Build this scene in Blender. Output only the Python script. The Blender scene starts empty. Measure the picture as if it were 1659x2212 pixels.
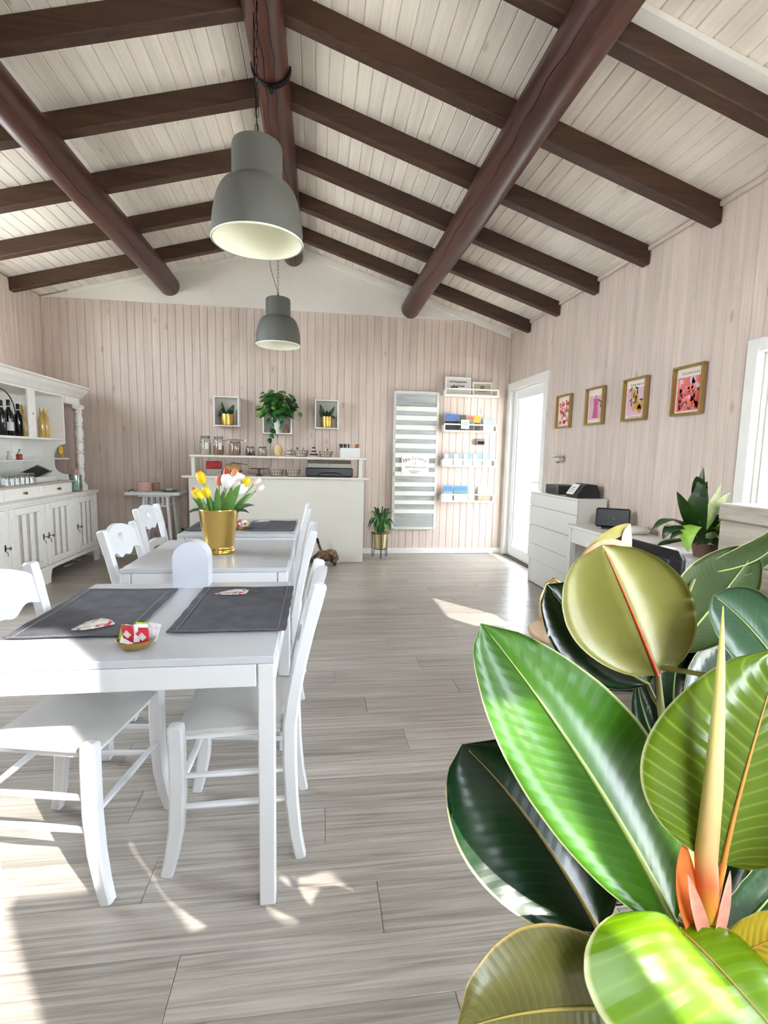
import bpy, bmesh, math, random
from mathutils import Vector, Matrix
random.seed(7)
SC = bpy.context.scene
COL = SC.collection
PI = math.pi

# ---------------------------------------------------------------- camera, sky, sun, exposure
cam_d = bpy.data.cameras.new('camera'); cam = bpy.data.objects.new('camera', cam_d); COL.objects.link(cam)
cam_d.sensor_fit = 'HORIZONTAL'; cam_d.sensor_width = 36.0; cam_d.lens = 36.0 * 1077 / 1659
cam_d.clip_start = 0.02; cam_d.clip_end = 200
yaw, pitch, roll = math.radians(7.70), math.radians(6.53), math.radians(1.19)
fw = Vector((math.sin(yaw) * math.cos(pitch), math.cos(yaw) * math.cos(pitch), -math.sin(pitch)))
r0 = Vector((math.cos(yaw), -math.sin(yaw), 0)); u0 = r0.cross(fw)
rt = r0 * math.cos(roll) + u0 * math.sin(roll); up = u0 * math.cos(roll) - r0 * math.sin(roll)
cam.matrix_world = Matrix(((rt.x, up.x, -fw.x, 0), (rt.y, up.y, -fw.y, 0), (rt.z, up.z, -fw.z, 1.30), (0, 0, 0, 1)))
SC.camera = cam

world = bpy.data.worlds.new('sky'); SC.world = world; world.use_nodes = True
wn = world.node_tree.nodes; wn.clear()
w_out = wn.new('ShaderNodeOutputWorld'); w_bg = wn.new('ShaderNodeBackground')
w_bg.inputs['Color'].default_value = (0.82, 0.91, 1.0, 1); w_bg.inputs['Strength'].default_value = 11.0
world.node_tree.links.new(w_bg.outputs[0], w_out.inputs[0])

sun_d = bpy.data.lights.new('sun', 'SUN'); sun_d.energy = 7.5; sun_d.angle = math.radians(0.6); sun_d.color = (1.0, 0.95, 0.87)
sun = bpy.data.objects.new('sun', sun_d); COL.objects.link(sun)
sun.rotation_euler = Vector((-0.503, 0.621, -0.602)).to_track_quat('-Z', 'Y').to_euler()

SC.view_settings.view_transform = 'Standard'; SC.view_settings.look = 'None'
SC.view_settings.exposure = 1.32; SC.view_settings.gamma = 1.0
SC.view_settings.use_curve_mapping = False
SC.cycles.use_denoising = True
SC.cycles.max_bounces = 8; SC.cycles.diffuse_bounces = 5; SC.cycles.glossy_bounces = 3
SC.cycles.transmission_bounces = 5; SC.cycles.transparent_max_bounces = 10
SC.cycles.use_adaptive_sampling = True; SC.cycles.adaptive_threshold = 0.14
SC.cycles.sample_clamp_indirect = 8.0
SC.cycles.caustics_reflective = False; SC.cycles.caustics_refractive = False

# ---------------------------------------------------------------- room measures (metres)
XL, XR, YB, YF = -3.16, 2.50, 6.45, -0.50
XA, ZA, ZL, ZR = -0.29, 3.80, 3.04, 2.92           # ridge, eaves
ZG = 3.03                                          # foot of the white gable
def roof(x):
    return ZA - (ZA - ZL) * (XA - x) / (XA - XL) if x < XA else ZA - (ZA - ZR) * (x - XA) / (XR - XA)

def portal(name, loc, rot, sx, sy):
    d = bpy.data.lights.new(name, 'AREA'); d.shape = 'RECTANGLE'; d.size = sx; d.size_y = sy
    d.cycles.is_portal = True
    o = bpy.data.objects.new(name, d); COL.objects.link(o); o.location = loc; o.rotation_euler = rot

# ---------------------------------------------------------------- materials
def lin(c):
    return tuple(((v / 12.92) if v <= 0.04045 else ((v + 0.055) / 1.055) ** 2.4) for v in (x / 255 for x in c)) + (1.0,)

def base_mat(name):
    m = bpy.data.materials.new(name); m.use_nodes = True
    return m, m.node_tree, m.node_tree.nodes['Principled BSDF']

def N(nt, t, **kw):
    n = nt.nodes.new(t)
    for k, v in kw.items(): setattr(n, k, v)
    return n

def ramp(nt, stops, interp='LINEAR'):
    n = nt.nodes.new('ShaderNodeValToRGB'); cr = n.color_ramp; cr.interpolation = interp
    while len(cr.elements) < len(stops): cr.elements.new(0.5)
    for e, (p, c) in zip(cr.elements, stops): e.position = p; e.color = c if len(c) == 4 else lin(c)
    return n

def mix(nt, a, b, fac, mode='MIX'):
    n = nt.nodes.new('ShaderNodeMix'); n.data_type = 'RGBA'; n.blend_type = mode
    for sock, v in ((0, fac), (6, a), (7, b)):
        if hasattr(v, 'is_output'): nt.links.new(v, n.inputs[sock])
        elif sock == 0: n.inputs[0].default_value = v
        else: n.inputs[sock].default_value = v
    return n.outputs[2]

MATS = {}
def M(name, col=(200, 200, 200), rough=0.5, metal=0.0, var=0.0, scale=20, bump=0.0, spec=0.5, coat=0.0, emit=None, sss=0.0):
    """plain procedural material: colour with a little noise variation and relief"""
    if name in MATS: return MATS[name]
    m, nt, b = base_mat(name); L = nt.links
    c = lin(col)
    b.inputs['Roughness'].default_value = rough; b.inputs['Metallic'].default_value = metal
    b.inputs['Specular IOR Level'].default_value = spec; b.inputs['Coat Weight'].default_value = coat
    tc = N(nt, 'ShaderNodeTexCoord')
    if var or bump:
        nz = N(nt, 'ShaderNodeTexNoise'); nz.inputs['Scale'].default_value = scale; nz.inputs['Detail'].default_value = 4
        L.new(tc.outputs['Object'], nz.inputs['Vector'])
    if var:
        d = tuple(v * (1 - var) for v in c[:3]) + (1,); u = tuple(min(1, v * (1 + var)) for v in c[:3]) + (1,)
        rp = ramp(nt, [(0.3, d), (0.7, u)]); L.new(nz.outputs['Fac'], rp.inputs['Fac']); L.new(rp.outputs[0], b.inputs['Base Color'])
    else: b.inputs['Base Color'].default_value = c
    if bump:
        bp = N(nt, 'ShaderNodeBump'); bp.inputs['Strength'].default_value = bump; bp.inputs['Distance'].default_value = 0.004
        L.new(nz.outputs['Fac'], bp.inputs['Height']); L.new(bp.outputs[0], b.inputs['Normal'])
    if emit: b.inputs['Emission Color'].default_value = c; b.inputs['Emission Strength'].default_value = emit
    MATS[name] = m
    return m

def wood_mat(name, dark, light, axis, knots=None, rough=0.55, streak=1.0, rnd=0.10, bump=0.15, fine=60.0, along=1.5, soft=0.5):
    """grain that runs along one world axis; every board gets its own offset and tint"""
    m, nt, b = base_mat(name); L = nt.links
    geo = N(nt, 'ShaderNodeNewGeometry'); oi = N(nt, 'ShaderNodeObjectInfo')
    off = N(nt, 'ShaderNodeVectorMath', operation='SCALE'); off.inputs[0].default_value = (17.3, 11.1, 23.7); L.new(oi.outputs['Random'], off.inputs['Scale'])
    add = N(nt, 'ShaderNodeVectorMath', operation='ADD'); L.new(geo.outputs['Position'], add.inputs[0]); L.new(off.outputs[0], add.inputs[1])
    mp = N(nt, 'ShaderNodeMapping'); s = [fine, fine, fine]; s[axis] = along; mp.inputs['Scale'].default_value = s
    L.new(add.outputs[0], mp.inputs['Vector'])
    nz = N(nt, 'ShaderNodeTexNoise'); nz.inputs['Scale'].default_value = 1.0; nz.inputs['Detail'].default_value = 6; nz.inputs['Roughness'].default_value = 0.62; nz.inputs['Distortion'].default_value = 0.6
    L.new(mp.outputs[0], nz.inputs['Vector'])
    lo, hi = 0.5 - 0.22 / streak, 0.5 + 0.22 / streak
    rp = ramp(nt, [(lo, dark), (hi, light)]); L.new(nz.outputs['Fac'], rp.inputs['Fac'])
    col = rp.outputs[0]
    mp2 = N(nt, 'ShaderNodeMapping'); s2 = [9.0] * 3; s2[axis] = 1.1; mp2.inputs['Scale'].default_value = s2; L.new(add.outputs[0], mp2.inputs['Vector'])
    nz2 = N(nt, 'ShaderNodeTexNoise'); nz2.inputs['Scale'].default_value = 1.0; nz2.inputs['Detail'].default_value = 3; L.new(mp2.outputs[0], nz2.inputs['Vector'])
    rp2 = ramp(nt, [(0.32, (0.80, 0.80, 0.80, 1)), (0.68, (1.14, 1.14, 1.14, 1))]); L.new(nz2.outputs['Fac'], rp2.inputs['Fac'])
    col = mix(nt, col, rp2.outputs[0], soft, 'MULTIPLY')
    if knots:
        mp3 = N(nt, 'ShaderNodeMapping'); s3 = [11.0] * 3; s3[axis] = 4.2; mp3.inputs['Scale'].default_value = s3; L.new(add.outputs[0], mp3.inputs['Vector'])
        vo = N(nt, 'ShaderNodeTexVoronoi'); vo.inputs['Scale'].default_value = 0.55; L.new(mp3.outputs[0], vo.inputs['Vector'])
        rp3 = ramp(nt, [(0.0, (1, 1, 1, 1)), (0.065, (0.75, 0.75, 0.75, 1)), (0.12, (0, 0, 0, 1))]); L.new(vo.outputs['Distance'], rp3.inputs['Fac'])
        kf = N(nt, 'ShaderNodeMath', operation='MULTIPLY'); kf.inputs[1].default_value = 0.6; L.new(rp3.outputs[0], kf.inputs[0])
        col = mix(nt, col, lin(knots), kf.outputs[0])
    hsv = N(nt, 'ShaderNodeHueSaturation'); mr = N(nt, 'ShaderNodeMapRange'); mr.inputs['To Min'].default_value = 1 - rnd; mr.inputs['To Max'].default_value = 1 + rnd
    L.new(oi.outputs['Random'], mr.inputs['Value']); L.new(mr.outputs[0], hsv.inputs['Value']); L.new(col, hsv.inputs['Color'])
    L.new(hsv.outputs[0], b.inputs['Base Color'])
    b.inputs['Roughness'].default_value = rough
    bp = N(nt, 'ShaderNodeBump'); bp.inputs['Strength'].default_value = bump; bp.inputs['Distance'].default_value = 0.003
    L.new(nz.outputs['Fac'], bp.inputs['Height']); L.new(bp.outputs[0], b.inputs['Normal'])
    MATS[name] = m
    return m

def glass_mat(name, tint=(1, 1, 1), refl=0.12):
    """thin clear pane: mostly see-through, mirror-like at grazing angles"""
    m = bpy.data.materials.new(name); m.use_nodes = True; nt = m.node_tree; nt.nodes.clear()
    o = N(nt, 'ShaderNodeOutputMaterial'); t = N(nt, 'ShaderNodeBsdfTransparent'); g = N(nt, 'ShaderNodeBsdfGlossy'); mx = N(nt, 'ShaderNodeMixShader')
    lw = N(nt, 'ShaderNodeLayerWeight'); lw.inputs['Blend'].default_value = 0.25
    mr = N(nt, 'ShaderNodeMapRange'); mr.inputs['To Min'].default_value = refl * 0.4; mr.inputs['To Max'].default_value = min(1, refl * 5)
    nt.links.new(lw.outputs['Facing'], mr.inputs['Value']); nt.links.new(mr.outputs[0], mx.inputs[0])
    t.inputs[0].default_value = (*tint, 1); g.inputs['Roughness'].default_value = 0.02
    nt.links.new(t.outputs[0], mx.inputs[1]); nt.links.new(g.outputs[0], mx.inputs[2]); nt.links.new(mx.outputs[0], o.inputs[0])
    MATS[name] = m
    return m

wall_w = wood_mat('whitewashed_pink_pine', (190, 171, 158), (222, 207, 195), 2, knots=(150, 124, 110), streak=0.6, rnd=0.035, bump=0.05)
ceil_w = wood_mat('whitewashed_ceiling_pine', (214, 203, 190), (240, 233, 223), 1, knots=(172, 152, 136), streak=0.65, rnd=0.03, bump=0.05)
raft_w = wood_mat('dark_stained_rafter', (38, 22, 13), (76, 47, 29), 0, streak=1.0, rnd=0.08, rough=0.5, fine=40, along=1.2)
log_w = wood_mat('dark_red_brown_log', (42, 20, 14), (88, 46, 33), 1, streak=1.0, rnd=0.05, rough=0.38, fine=26, along=0.5)
floor_w = wood_mat('grey_washed_oak_floor', (112, 105, 97), (194, 187, 178), 0, streak=0.78, rnd=0.09, rough=0.30, bump=0.10, fine=78, along=1.9)
groove = M('groove_shadow_side', (150, 130, 118), 0.8)
plaster = M('white_gable_board', (222, 217, 208), 0.7, var=0.02, scale=6)
paint = M('white_trim_paint', (228, 226, 220), 0.45, var=0.02, scale=10)
glass = glass_mat('clear_window_glass')

# ---------------------------------------------------------------- mesh building
class MB:
    def __init__(s): s.v = []; s.f = []; s.m = []
    def add(s, vs, fs, m=0, T=None):
        o = len(s.v)
        s.v += [tuple(T @ Vector(v)) if T else tuple(v) for v in vs]
        s.f += [tuple(i + o for i in f) for f in fs]; s.m += [m] * len(fs)
        return s
    def box(s, x0, x1, y0, y1, z0, z1, c=0.0, m=0, T=None):
        if c <= 0:
            v = [(x, y, z) for z in (z0, z1) for y in (y0, y1) for x in (x0, x1)]
            return s.add(v, [(0, 2, 3, 1), (4, 5, 7, 6), (0, 1, 5, 4), (2, 6, 7, 3), (0, 4, 6, 2), (1, 3, 7, 5)], m, T)
        lo, hi = (x0, y0, z0), (x1, y1, z1); c = min(c, 0.49 * min(abs(b - a) for a, b in zip(lo, hi)))
        v = []; ix = {}
        for i in range(8):
            sg = (i & 1, i >> 1 & 1, i >> 2 & 1)
            for a in range(3):
                p = []
                for k in range(3):
                    e = hi[k] if sg[k] else lo[k]
                    p.append(e if k == a else (e - c if sg[k] else e + c))
                ix[i, a] = len(v); v.append(p)
        f = []
        for a in range(3):
            b_, c_ = (a + 1) % 3, (a + 2) % 3
            for sgn in (0, 1):
                q = [(sgn << a) | (i << b_) | (j << c_) for i, j in ((0, 0), (1, 0), (1, 1), (0, 1))]
                f.append([ix[k, a] for k in q])
            for i in (0, 1):
                for j in (0, 1):
                    k0 = (i << b_) | (j << c_); k1 = k0 | (1 << a)
                    f.append([ix[k0, b_], ix[k1, b_], ix[k1, c_], ix[k0, c_]])
        for i in range(8): f.append([ix[i, 0], ix[i, 1], ix[i, 2]])
        return s.add(v, f, m, T)
    def tube(s, pts, r, n=8, m=0, cap=True, flat=1.0, T=None):
        P = [Vector(p) for p in pts]; k = len(P); R = r if isinstance(r, (list, tuple)) else [r] * k
        v = []; up_ = None
        for i in range(k):
            t = (P[min(i + 1, k - 1)] - P[max(i - 1, 0)]).normalized()
            if up_ is None: up_ = Vector((0, 0, 1)) if abs(t.z) < 0.9 else Vector((0, 1, 0))
            a = t.cross(up_).normalized(); b_ = a.cross(t).normalized(); up_ = b_
            for j in range(n):
                w = 2 * PI * j / n
                v.append(P[i] + a * (R[i] * math.cos(w)) + b_ * (R[i] * flat * math.sin(w)))
        f = [(i * n + j, i * n + (j + 1) % n, (i + 1) * n + (j + 1) % n, (i + 1) * n + j) for i in range(k - 1) for j in range(n)]
        if cap: f += [tuple(range(n)), tuple((k - 1) * n + j for j in range(n))]
        return s.add(v, f, m, T)
    def lathe(s, prof, n=24, o=(0, 0, 0), m=0, ax=None, T=None):
        v = []; f = []
        for r, z in prof:
            for j in range(n):
                w = 2 * PI * j / n; v.append((o[0] + r * math.cos(w), o[1] + r * math.sin(w), o[2] + z))
        k = len(prof)
        f = [(i * n + j, i * n + (j + 1) % n, (i + 1) * n + (j + 1) % n, (i + 1) * n + j) for i in range(k - 1) for j in range(n)]
        if prof[0][0] > 1e-5 and ax != 'open': f.append(tuple(range(n)))
        if prof[-1][0] > 1e-5 and ax != 'open': f.append(tuple((k - 1) * n + j for j in range(n)))
        return s.add(v, f, m, T)
    def prism(s, poly, axis, a, b, m=0, T=None):
        """2-D polygon extruded along an axis from a to b (axis 0: poly is (y,z); 1: (x,z); 2: (x,y))"""
        def mk(p, h): return ((h, p[0], p[1]), (p[0], h, p[1]), (p[0], p[1], h))[axis]
        n = len(poly); v = [mk(p, a) for p in poly] + [mk(p, b) for p in poly]
        f = [tuple(range(n)), tuple(range(n, 2 * n))] + [(i, (i + 1) % n, n + (i + 1) % n, n + i) for i in range(n)]
        return s.add(v, f, m, T)
    def ball(s, c, r, n=12, k=8, m=0, T=None):
        R = r if isinstance(r, (list, tuple)) else (r, r, r); v = []; f = []
        for i in range(k + 1):
            ph = PI * i / k
            for j in range(n):
                w = 2 * PI * j / n
                v.append((c[0] + R[0] * math.sin(ph) * math.cos(w), c[1] + R[1] * math.sin(ph) * math.sin(w), c[2] - R[2] * math.cos(ph)))
        f = [(i * n + j, i * n + (j + 1) % n, (i + 1) * n + (j + 1) % n, (i + 1) * n + j) for i in range(k) for j in range(n)]
        return s.add(v, f, m, T)
    def mesh(s, name, mats, smooth=None):
        me = bpy.data.meshes.new(name); me.from_pydata(s.v, [], s.f)
        for mt in (mats if isinstance(mats, (list, tuple)) else [mats]): me.materials.append(mt)
        if any(s.m): me.polygons.foreach_set('material_index', s.m)
        bm = bmesh.new(); bm.from_mesh(me)
        bmesh.ops.remove_doubles(bm, verts=bm.verts, dist=1e-6)
        bmesh.ops.recalc_face_normals(bm, faces=bm.faces); bm.to_mesh(me); bm.free()
        if smooth:
            me.shade_smooth(); me.set_sharp_from_angle(angle=math.radians(smooth))
        return me
    def build(s, name, mats, parent=None, smooth=None, loc=None, label=None):
        return obj(name, s.mesh(name, mats, smooth), parent, loc, label)

def obj(name, me, parent=None, loc=None, label=None):
    o = bpy.data.objects.new(name, me); COL.objects.link(o)
    if parent is not None: o.parent = parent
    if loc is not None: o.location = loc
    if label: o['label'] = label
    return o

def thing(name, label, cat, loc=(0, 0, 0), rz=0.0, group=None):
    o = bpy.data.objects.new(name, None); COL.objects.link(o); o.empty_display_size = 0.1
    o.location = loc; o.rotation_euler = (0, 0, rz)
    return tag(o, label, cat, group)

def tag(o, label, cat, group=None):
    o['label'] = label; o['category'] = cat
    if group: o['group'] = group
    return o

def struct(o, label=None):
    o['kind'] = 'structure'
    if label: o['label'] = label
    return o

def dup(root, label, loc, rz=None, group=None):
    r = root.copy(); COL.objects.link(r); r.location = loc; r['label'] = label
    if rz is not None: r.rotation_euler = (0, 0, rz)
    if group: r['group'] = group
    for ch in list(root.children):
        c = ch.copy(); COL.objects.link(c); c.parent = r
        for g in list(ch.children):
            d = g.copy(); COL.objects.link(d); d.parent = c
    return r

def arc(c, r, a0, a1, n):
    return [(c[0] + r * math.cos(a0 + (a1 - a0) * i / n), c[1] + r * math.sin(a0 + (a1 - a0) * i / n)) for i in range(n + 1)]

def bez(p0, p1, p2, n=8):
    p0, p1, p2 = Vector(p0), Vector(p1), Vector(p2)
    return [p0 * (1 - t) ** 2 + p1 * 2 * t * (1 - t) + p2 * t * t for t in (i / n for i in range(n + 1))]

# ================================================================ the room shell
# floor of separate boards laid across the room
fl = struct(MB().box(XL - .1, XR + .1, YF - .1, YB + .1, -0.10, -0.014).build('floor', M('floor_underlay', (120, 110, 100), 0.8)))
bw, bl, gap = 0.168, 1.22, 0.0007
fb = MB().box(-bl / 2 + gap, bl / 2 - gap, -bw / 2 + gap * .6, bw / 2 - gap * .6, -0.014, 0.0, 0.0012).mesh('floor_board', floor_w)
row = 0; y = 1.548 - 14 * bw + bw / 2
while y < YB + bw:
    x = XL - bl + ((row * 0.437) % 1) * bl
    while x < XR + bl:
        x0, x1 = max(x - bl / 2, XL), min(x + bl / 2, XR)
        y0, y1 = max(y - bw / 2, YF), min(y + bw / 2, YB)
        if x1 - x0 > 0.03 and y1 - y0 > 0.02:
            o = obj('board', fb, fl, ((x0 + x1) / 2, (y0 + y1) / 2, 0)); o.scale = ((x1 - x0) / bl, (y1 - y0) / bw, 1)
        x += bl
    row += 1; y += bw

# boards of walls and ceiling: a strip with chamfered long edges, unit length along local z, face towards local -y
PW = 0.092
def strip(name, mt):
    c, t, h = 0.005, 0.014, PW / 2 - 0.0006
    prof = [(-h, 0), (-h, -t + c), (-h + c, -t), (h - c, -t), (h, -t + c), (h, 0)]
    return MB().prism(prof, 2, -0.5, 0.5).mesh(name, mt)
wp = strip('wall_plank', wall_w); cp = strip('ceiling_plank', ceil_w)
def plank(par, me, p, length, rot, w=1.0):
    o = obj('plank', me, par); o.matrix_world = Matrix.Translation(p) @ rot @ Matrix.Diagonal((w, 1, length, 1)); return o
def wall_planks(par, u0, u1, pos, rot, ztop, holes=(), flip=1):
    """vertical boards from u0 to u1; holes are (ua, ub, za, zb)"""
    n = math.ceil((u1 - u0) / PW); k = 0
    for i in range(n):
        a, b = u0 + i * PW, min(u0 + (i + 1) * PW, u1)
        if b - a < 0.01: continue
        um = (a + b) / 2; segs = [(0.0, ztop(um))]
        cuts = [h for h in holes if a < h[1] - 0.02 and b > h[0] + 0.02]
        for h in cuts:
            # board keeps only what stands outside the opening; a board half in it is narrowed by the casing on top
            ns = []
            for z0, z1 in segs:
                if h[2] > z0: ns.append((z0, min(z1, h[2])))
                if h[3] < z1: ns.append((max(z0, h[3]), z1))
            segs = ns
        for z0, z1 in segs:
            if z1 - z0 > 0.01: plank(par, wp, pos(um, (z0 + z1) / 2), z1 - z0, rot, (b - a) / PW); k += 1
    return k

I4 = Matrix.Identity(4)
RZ = lambda a: Matrix.Rotation(a, 4, 'Z')
# back wall
wb = MB().box(XL - .12, XR + .12, YB + .02, YB + .14, -0.1, 3.95).build('wall_back', groove); struct(wb)
wall_planks(wb, XL, XR, lambda u, z: (u, YB + .02, z), I4, lambda u: min(ZG + .01, roof(u) - 0.004))
# white gable board and its raking trims
gx_r = XA + (ZA - ZG) * (XR - XA) / (ZA - ZR)
poly = [(XL, ZG), (gx_r, ZG), (XA, ZA - .002)]
struct(MB().prism(poly, 1, YB - .012, YB + .019).build('wall_gable', plaster))
def rake(name, xa, xb, w, t0, t1):
    a, b = roof(xa), roof(xb)
    return struct(MB().prism([(xa, a - .002), (xb, b - .002), (xb, b - w), (xa, a - w)], 1, t0, t1).build(name, paint))
rake('trim_1', XA, XR - .01, 0.085, YB - .030, YB - .012)
rake('trim_2', XA, XL + .30, 0.05, YB - .026, YB - .012)
# right wall: openings for the glazed door and the window
DY0, DY1, DZ = 5.36, 6.34, 2.17
WY0, WY1, WZ0, WZ1 = 1.10, 2.62, 1.02, 1.93
def wall_with_holes(name, x0, x1, holes, ztop):
    mb = MB(); ys = sorted({YF, YB} | {h[0] for h in holes} | {h[1] for h in holes})
    for a, b in zip(ys[:-1], ys[1:]):
        z = 0.0
        for h in sorted([h for h in holes if h[0] <= a and h[1] >= b], key=lambda h: h[2]):
            if h[2] > z: mb.box(x0, x1, a, b, z, h[2])
            z = h[3]
        mb.box(x0, x1, a, b, z, ztop)
    return struct(mb.build(name, groove))
GY0, GY1, GZ = -0.38, 0.62, 2.25  # third opening, added to let in more light from the right
hr = [(DY0, DY1, 0.0, DZ), (WY0, WY1, WZ0, WZ1), (GY0, GY1, 0.06, GZ)]
wr = wall_with_holes('wall_right', XR + .02, XR + .16, hr, 3.05)
wall_planks(wr, YF, YB, lambda u, z: (XR + .02, u, z), RZ(-PI / 2), lambda u: ZR - 0.004, hr)
# left wall: unseen window, plus a high one added to brighten the back
hl = [(2.65, 3.88, 0.70, 2.60), (3.98, 5.45, 2.06, 2.85)]
wl = wall_with_holes('wall_left', XL - .16, XL - .02, hl, 3.15)
wall_planks(wl, YF, YB, lambda u, z: (XL - .02, u, z), RZ(PI / 2), lambda u: ZL - 0.004, hl)
for k, (a, b, z0, z1) in enumerate(hl):
    fr = MB()
    for y in (a + .03, b - .03, (a + b) / 2): fr.box(XL - .13, XL - .07, y - .03, y + .03, z0, z1)
    for z in (z0 + .03, z1 - .03): fr.box(XL - .125, XL - .075, a + .03, b - .03, z - .03, z + .03)
    for y in (a - .03, b + .03): fr.box(XL - .02, XL + .02, y - .04, y + .04, z0 - .07, z1 + .07)
    for z in (z0 - .03, z1 + .03): fr.box(XL - .019, XL + .019, a, b, z - .04, z + .04)
    w_ = struct(fr.build('window_%d' % (7 + k), paint))
    MB().box(XL - .102, XL - .098, a + .05, b - .05, z0 + .05, z1 - .05).build('pane', glass, w_)
    portal('sky_portal', (XL - .20, (a + b) / 2, (z0 + z1) / 2), (PI / 2, 0, -PI / 2), b - a, z1 - z0)
# rear wall behind the viewer: piers, and unseen openings shaped to aim the sun
RW = [(0.30, 0.965, 1.10, 2.84), (1.09, 1.265, 1.58, 2.12), (1.33, 1.66, 1.70, 1.93)]
mb = MB(); xs = [XL - .1] + [e for q in RW for e in q[:2]] + [XR + .1]
for i in range(0, len(xs), 2): mb.box(xs[i], xs[i + 1], YF - .05, YF, 0, 3.95)
for a, b, z0, z1 in RW: mb.box(a, b, YF - .05, YF, 0, z0); mb.box(a, b, YF - .05, YF, z1, 3.95)
mb.box(.71, .965, YF - .05, YF, 1.10, 1.88)  # added panel, blocks low sun to trim the floor patch
struct(mb.build('wall_front', M('rear_wall_plaster', (214, 205, 197), 0.7)))
k = 3
for a, b, z0, z1 in RW:
    fr = MB(); n = 3 if b - a > 2 else 2
    for x in (a + .01, b - .01): fr.box(x - .01, x + .01, YF - .045, YF - .005, z0, z1)
    for z in (z0 + .012, z1 - .012): fr.box(a + .02, b - .02, YF - .044, YF - .006, z - .012, z + .012)
    w_ = struct(fr.build('window_%d' % k, paint)); k += 1
    MB().box(a + .015, b - .015, YF - .028, YF - .024, z0 + .02, z1 - .02).build('pane', glass, w_)
    portal('sky_portal', ((a + b) / 2, YF - .08, (z0 + z1) / 2), (PI / 2, 0, 0), b - a, z1 - z0)
portal('sky_portal', (XR + .18, (DY0 + DY1) / 2, DZ / 2), (PI / 2, 0, PI / 2), DY1 - DY0, DZ)
portal('sky_portal', (XR + .18, (WY0 + WY1) / 2, (WZ0 + WZ1) / 2), (PI / 2, 0, PI / 2), WY1 - WY0, WZ1 - WZ0)

# ceiling: boards run the length of the room, rafters and logs beneath
ce = struct(MB().prism([(XL - .15, roof(XL) - .04), (XA, ZA), (XR + .15, roof(XR) - .045), (XR + .15, 4.05), (XL - .15, 4.05)], 1, YF - .1, YB + .12,
            T=Matrix.Translation((0, 0, .016))).build('ceiling', M('ceiling_groove', (176, 160, 146), 0.8)))
LEN = YB - YF
for sgn in (-1, 1):
    p0 = Vector((XA, 0, ZA)); p1 = Vector((XL, 0, ZL)) if sgn < 0 else Vector((XR, 0, ZR)); d = (p1 - p0); run = d.length; d.normalize()
    nrm = Vector((-d.z, 0, d.x)) if sgn > 0 else Vector((d.z, 0, -d.x))      # up out of the roof
    n = math.ceil(run / PW)
    for i in range(n):
        a, b = i * PW, min((i + 1) * PW, run)
        c = p0 + d * ((a + b) / 2) + nrm * 0.014
        # local x -> along slope, local y -> roof normal, local z -> world y
        ex = d if sgn > 0 else -d
        R_ = Matrix(((ex.x, nrm.x, 0, 0), (0, 0, 1, 0), (ex.z, nrm.z, 0, 0), (0, 0, 0, 1)))
        if R_.determinant() < 0: R_[0][0], R_[2][0] = -R_[0][0], -R_[2][0]
        plank(ce, cp, (c.x, (YF + YB) / 2, c.z), LEN, R_, (b - a) / PW)
RY = [5.88, 5.155, 4.43, 3.735, 3.05, 2.34, 1.64, 0.94, 0.24, -0.46]
for sgn in (-1, 1):
    xe = XL + .001 if sgn < 0 else XR - .001
    xi = XA + sgn * 0.07
    for j, y in enumerate(RY):
        mb = MB(); h, w = 0.132, 0.043
        za, zb = roof(xi) - .002, roof(xe) - .002
        c = 0.006
        prof = [(-w, 0), (-w, -h + c), (-w + c, -h), (w - c, -h), (w, -h + c), (w, 0)]
        v = [(x, y + p[0], z + p[1]) for x, z in ((xi, za), (xe, zb)) for p in prof]; m_ = len(prof)
        mb.add(v, [tuple(range(m_)), tuple(range(m_, 2 * m_))] + [(i, (i + 1) % m_, m_ + (i + 1) % m_, m_ + i) for i in range(m_)])
        mb.build('rafter', raft_w, ce, label='dark stained square rafter')
def log(name, x, z, r, label):
    pts = []; rr = []; n = 26
    for i in range(n + 1):
        y = YF + (YB - YF - .002) * i / n
        pts.append((x + 0.006 * math.sin(y * 1.7 + x), y, z + 0.005 * math.sin(y * 2.3 + 1)))
        rr.append(r * (1 + 0.03 * math.sin(y * 1.3 + x * 3)))
    MB().tube(pts, rr, 28).build(name, log_w, ce, 40, label=label)
log('ridge_log', XA - .005, 3.66, 0.112, 'thick dark ridge log')
log('purlin_log', 1.158, 3.135, 0.118, 'red brown round log under the rafters')
log('purlin_log', -1.745, 3.235, 0.118, 'brown round log under the rafters')
# drying cracks that run along the logs
crack = M('log_crack', (22, 10, 8), 0.9)
for x, z, r, a0 in ((1.158, 3.135, .1188, -2.35), (XA - .005, 3.66, .1128, -1.9), (XA - .005, 3.66, .1128, -1.35), (-1.745, 3.235, .1188, -1.0)):
    pts = []
    for i in range(60):
        y = 1.2 + i * 0.088; a = a0 + 0.10 * math.sin(i * .35) + .05 * math.sin(i * 1.7)
        rr_ = r * (1 + 0.03 * math.sin(y * 1.3 + x * 3)) - .0005
        pts.append((x + 0.006 * math.sin(y * 1.7 + x) + rr_ * math.cos(a), y, z + 0.005 * math.sin(y * 2.3 + 1) + rr_ * math.sin(a)))
    MB().tube(pts, [0.0004 + 0.0028 * abs(math.sin(i * .21 + x)) for i in range(60)], 6).build('log_crack', crack, ce)
# white strip on the near side of the sixth rafter, right slope
za, zb = roof(0.6) - .001, roof(XR) - .001
v = [(x, y, z + dz) for x, z in ((0.6, za), (XR - .002, zb)) for y, dz in ((2.225, 0), (2.225, -.030), (2.297, -.030), (2.297, 0))]
MB().add(v, [(0, 1, 2, 3), (4, 5, 6, 7), (0, 1, 5, 4), (1, 2, 6, 5), (2, 3, 7, 6), (3, 0, 4, 7)]).build('white_strip', paint, ce)
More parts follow.
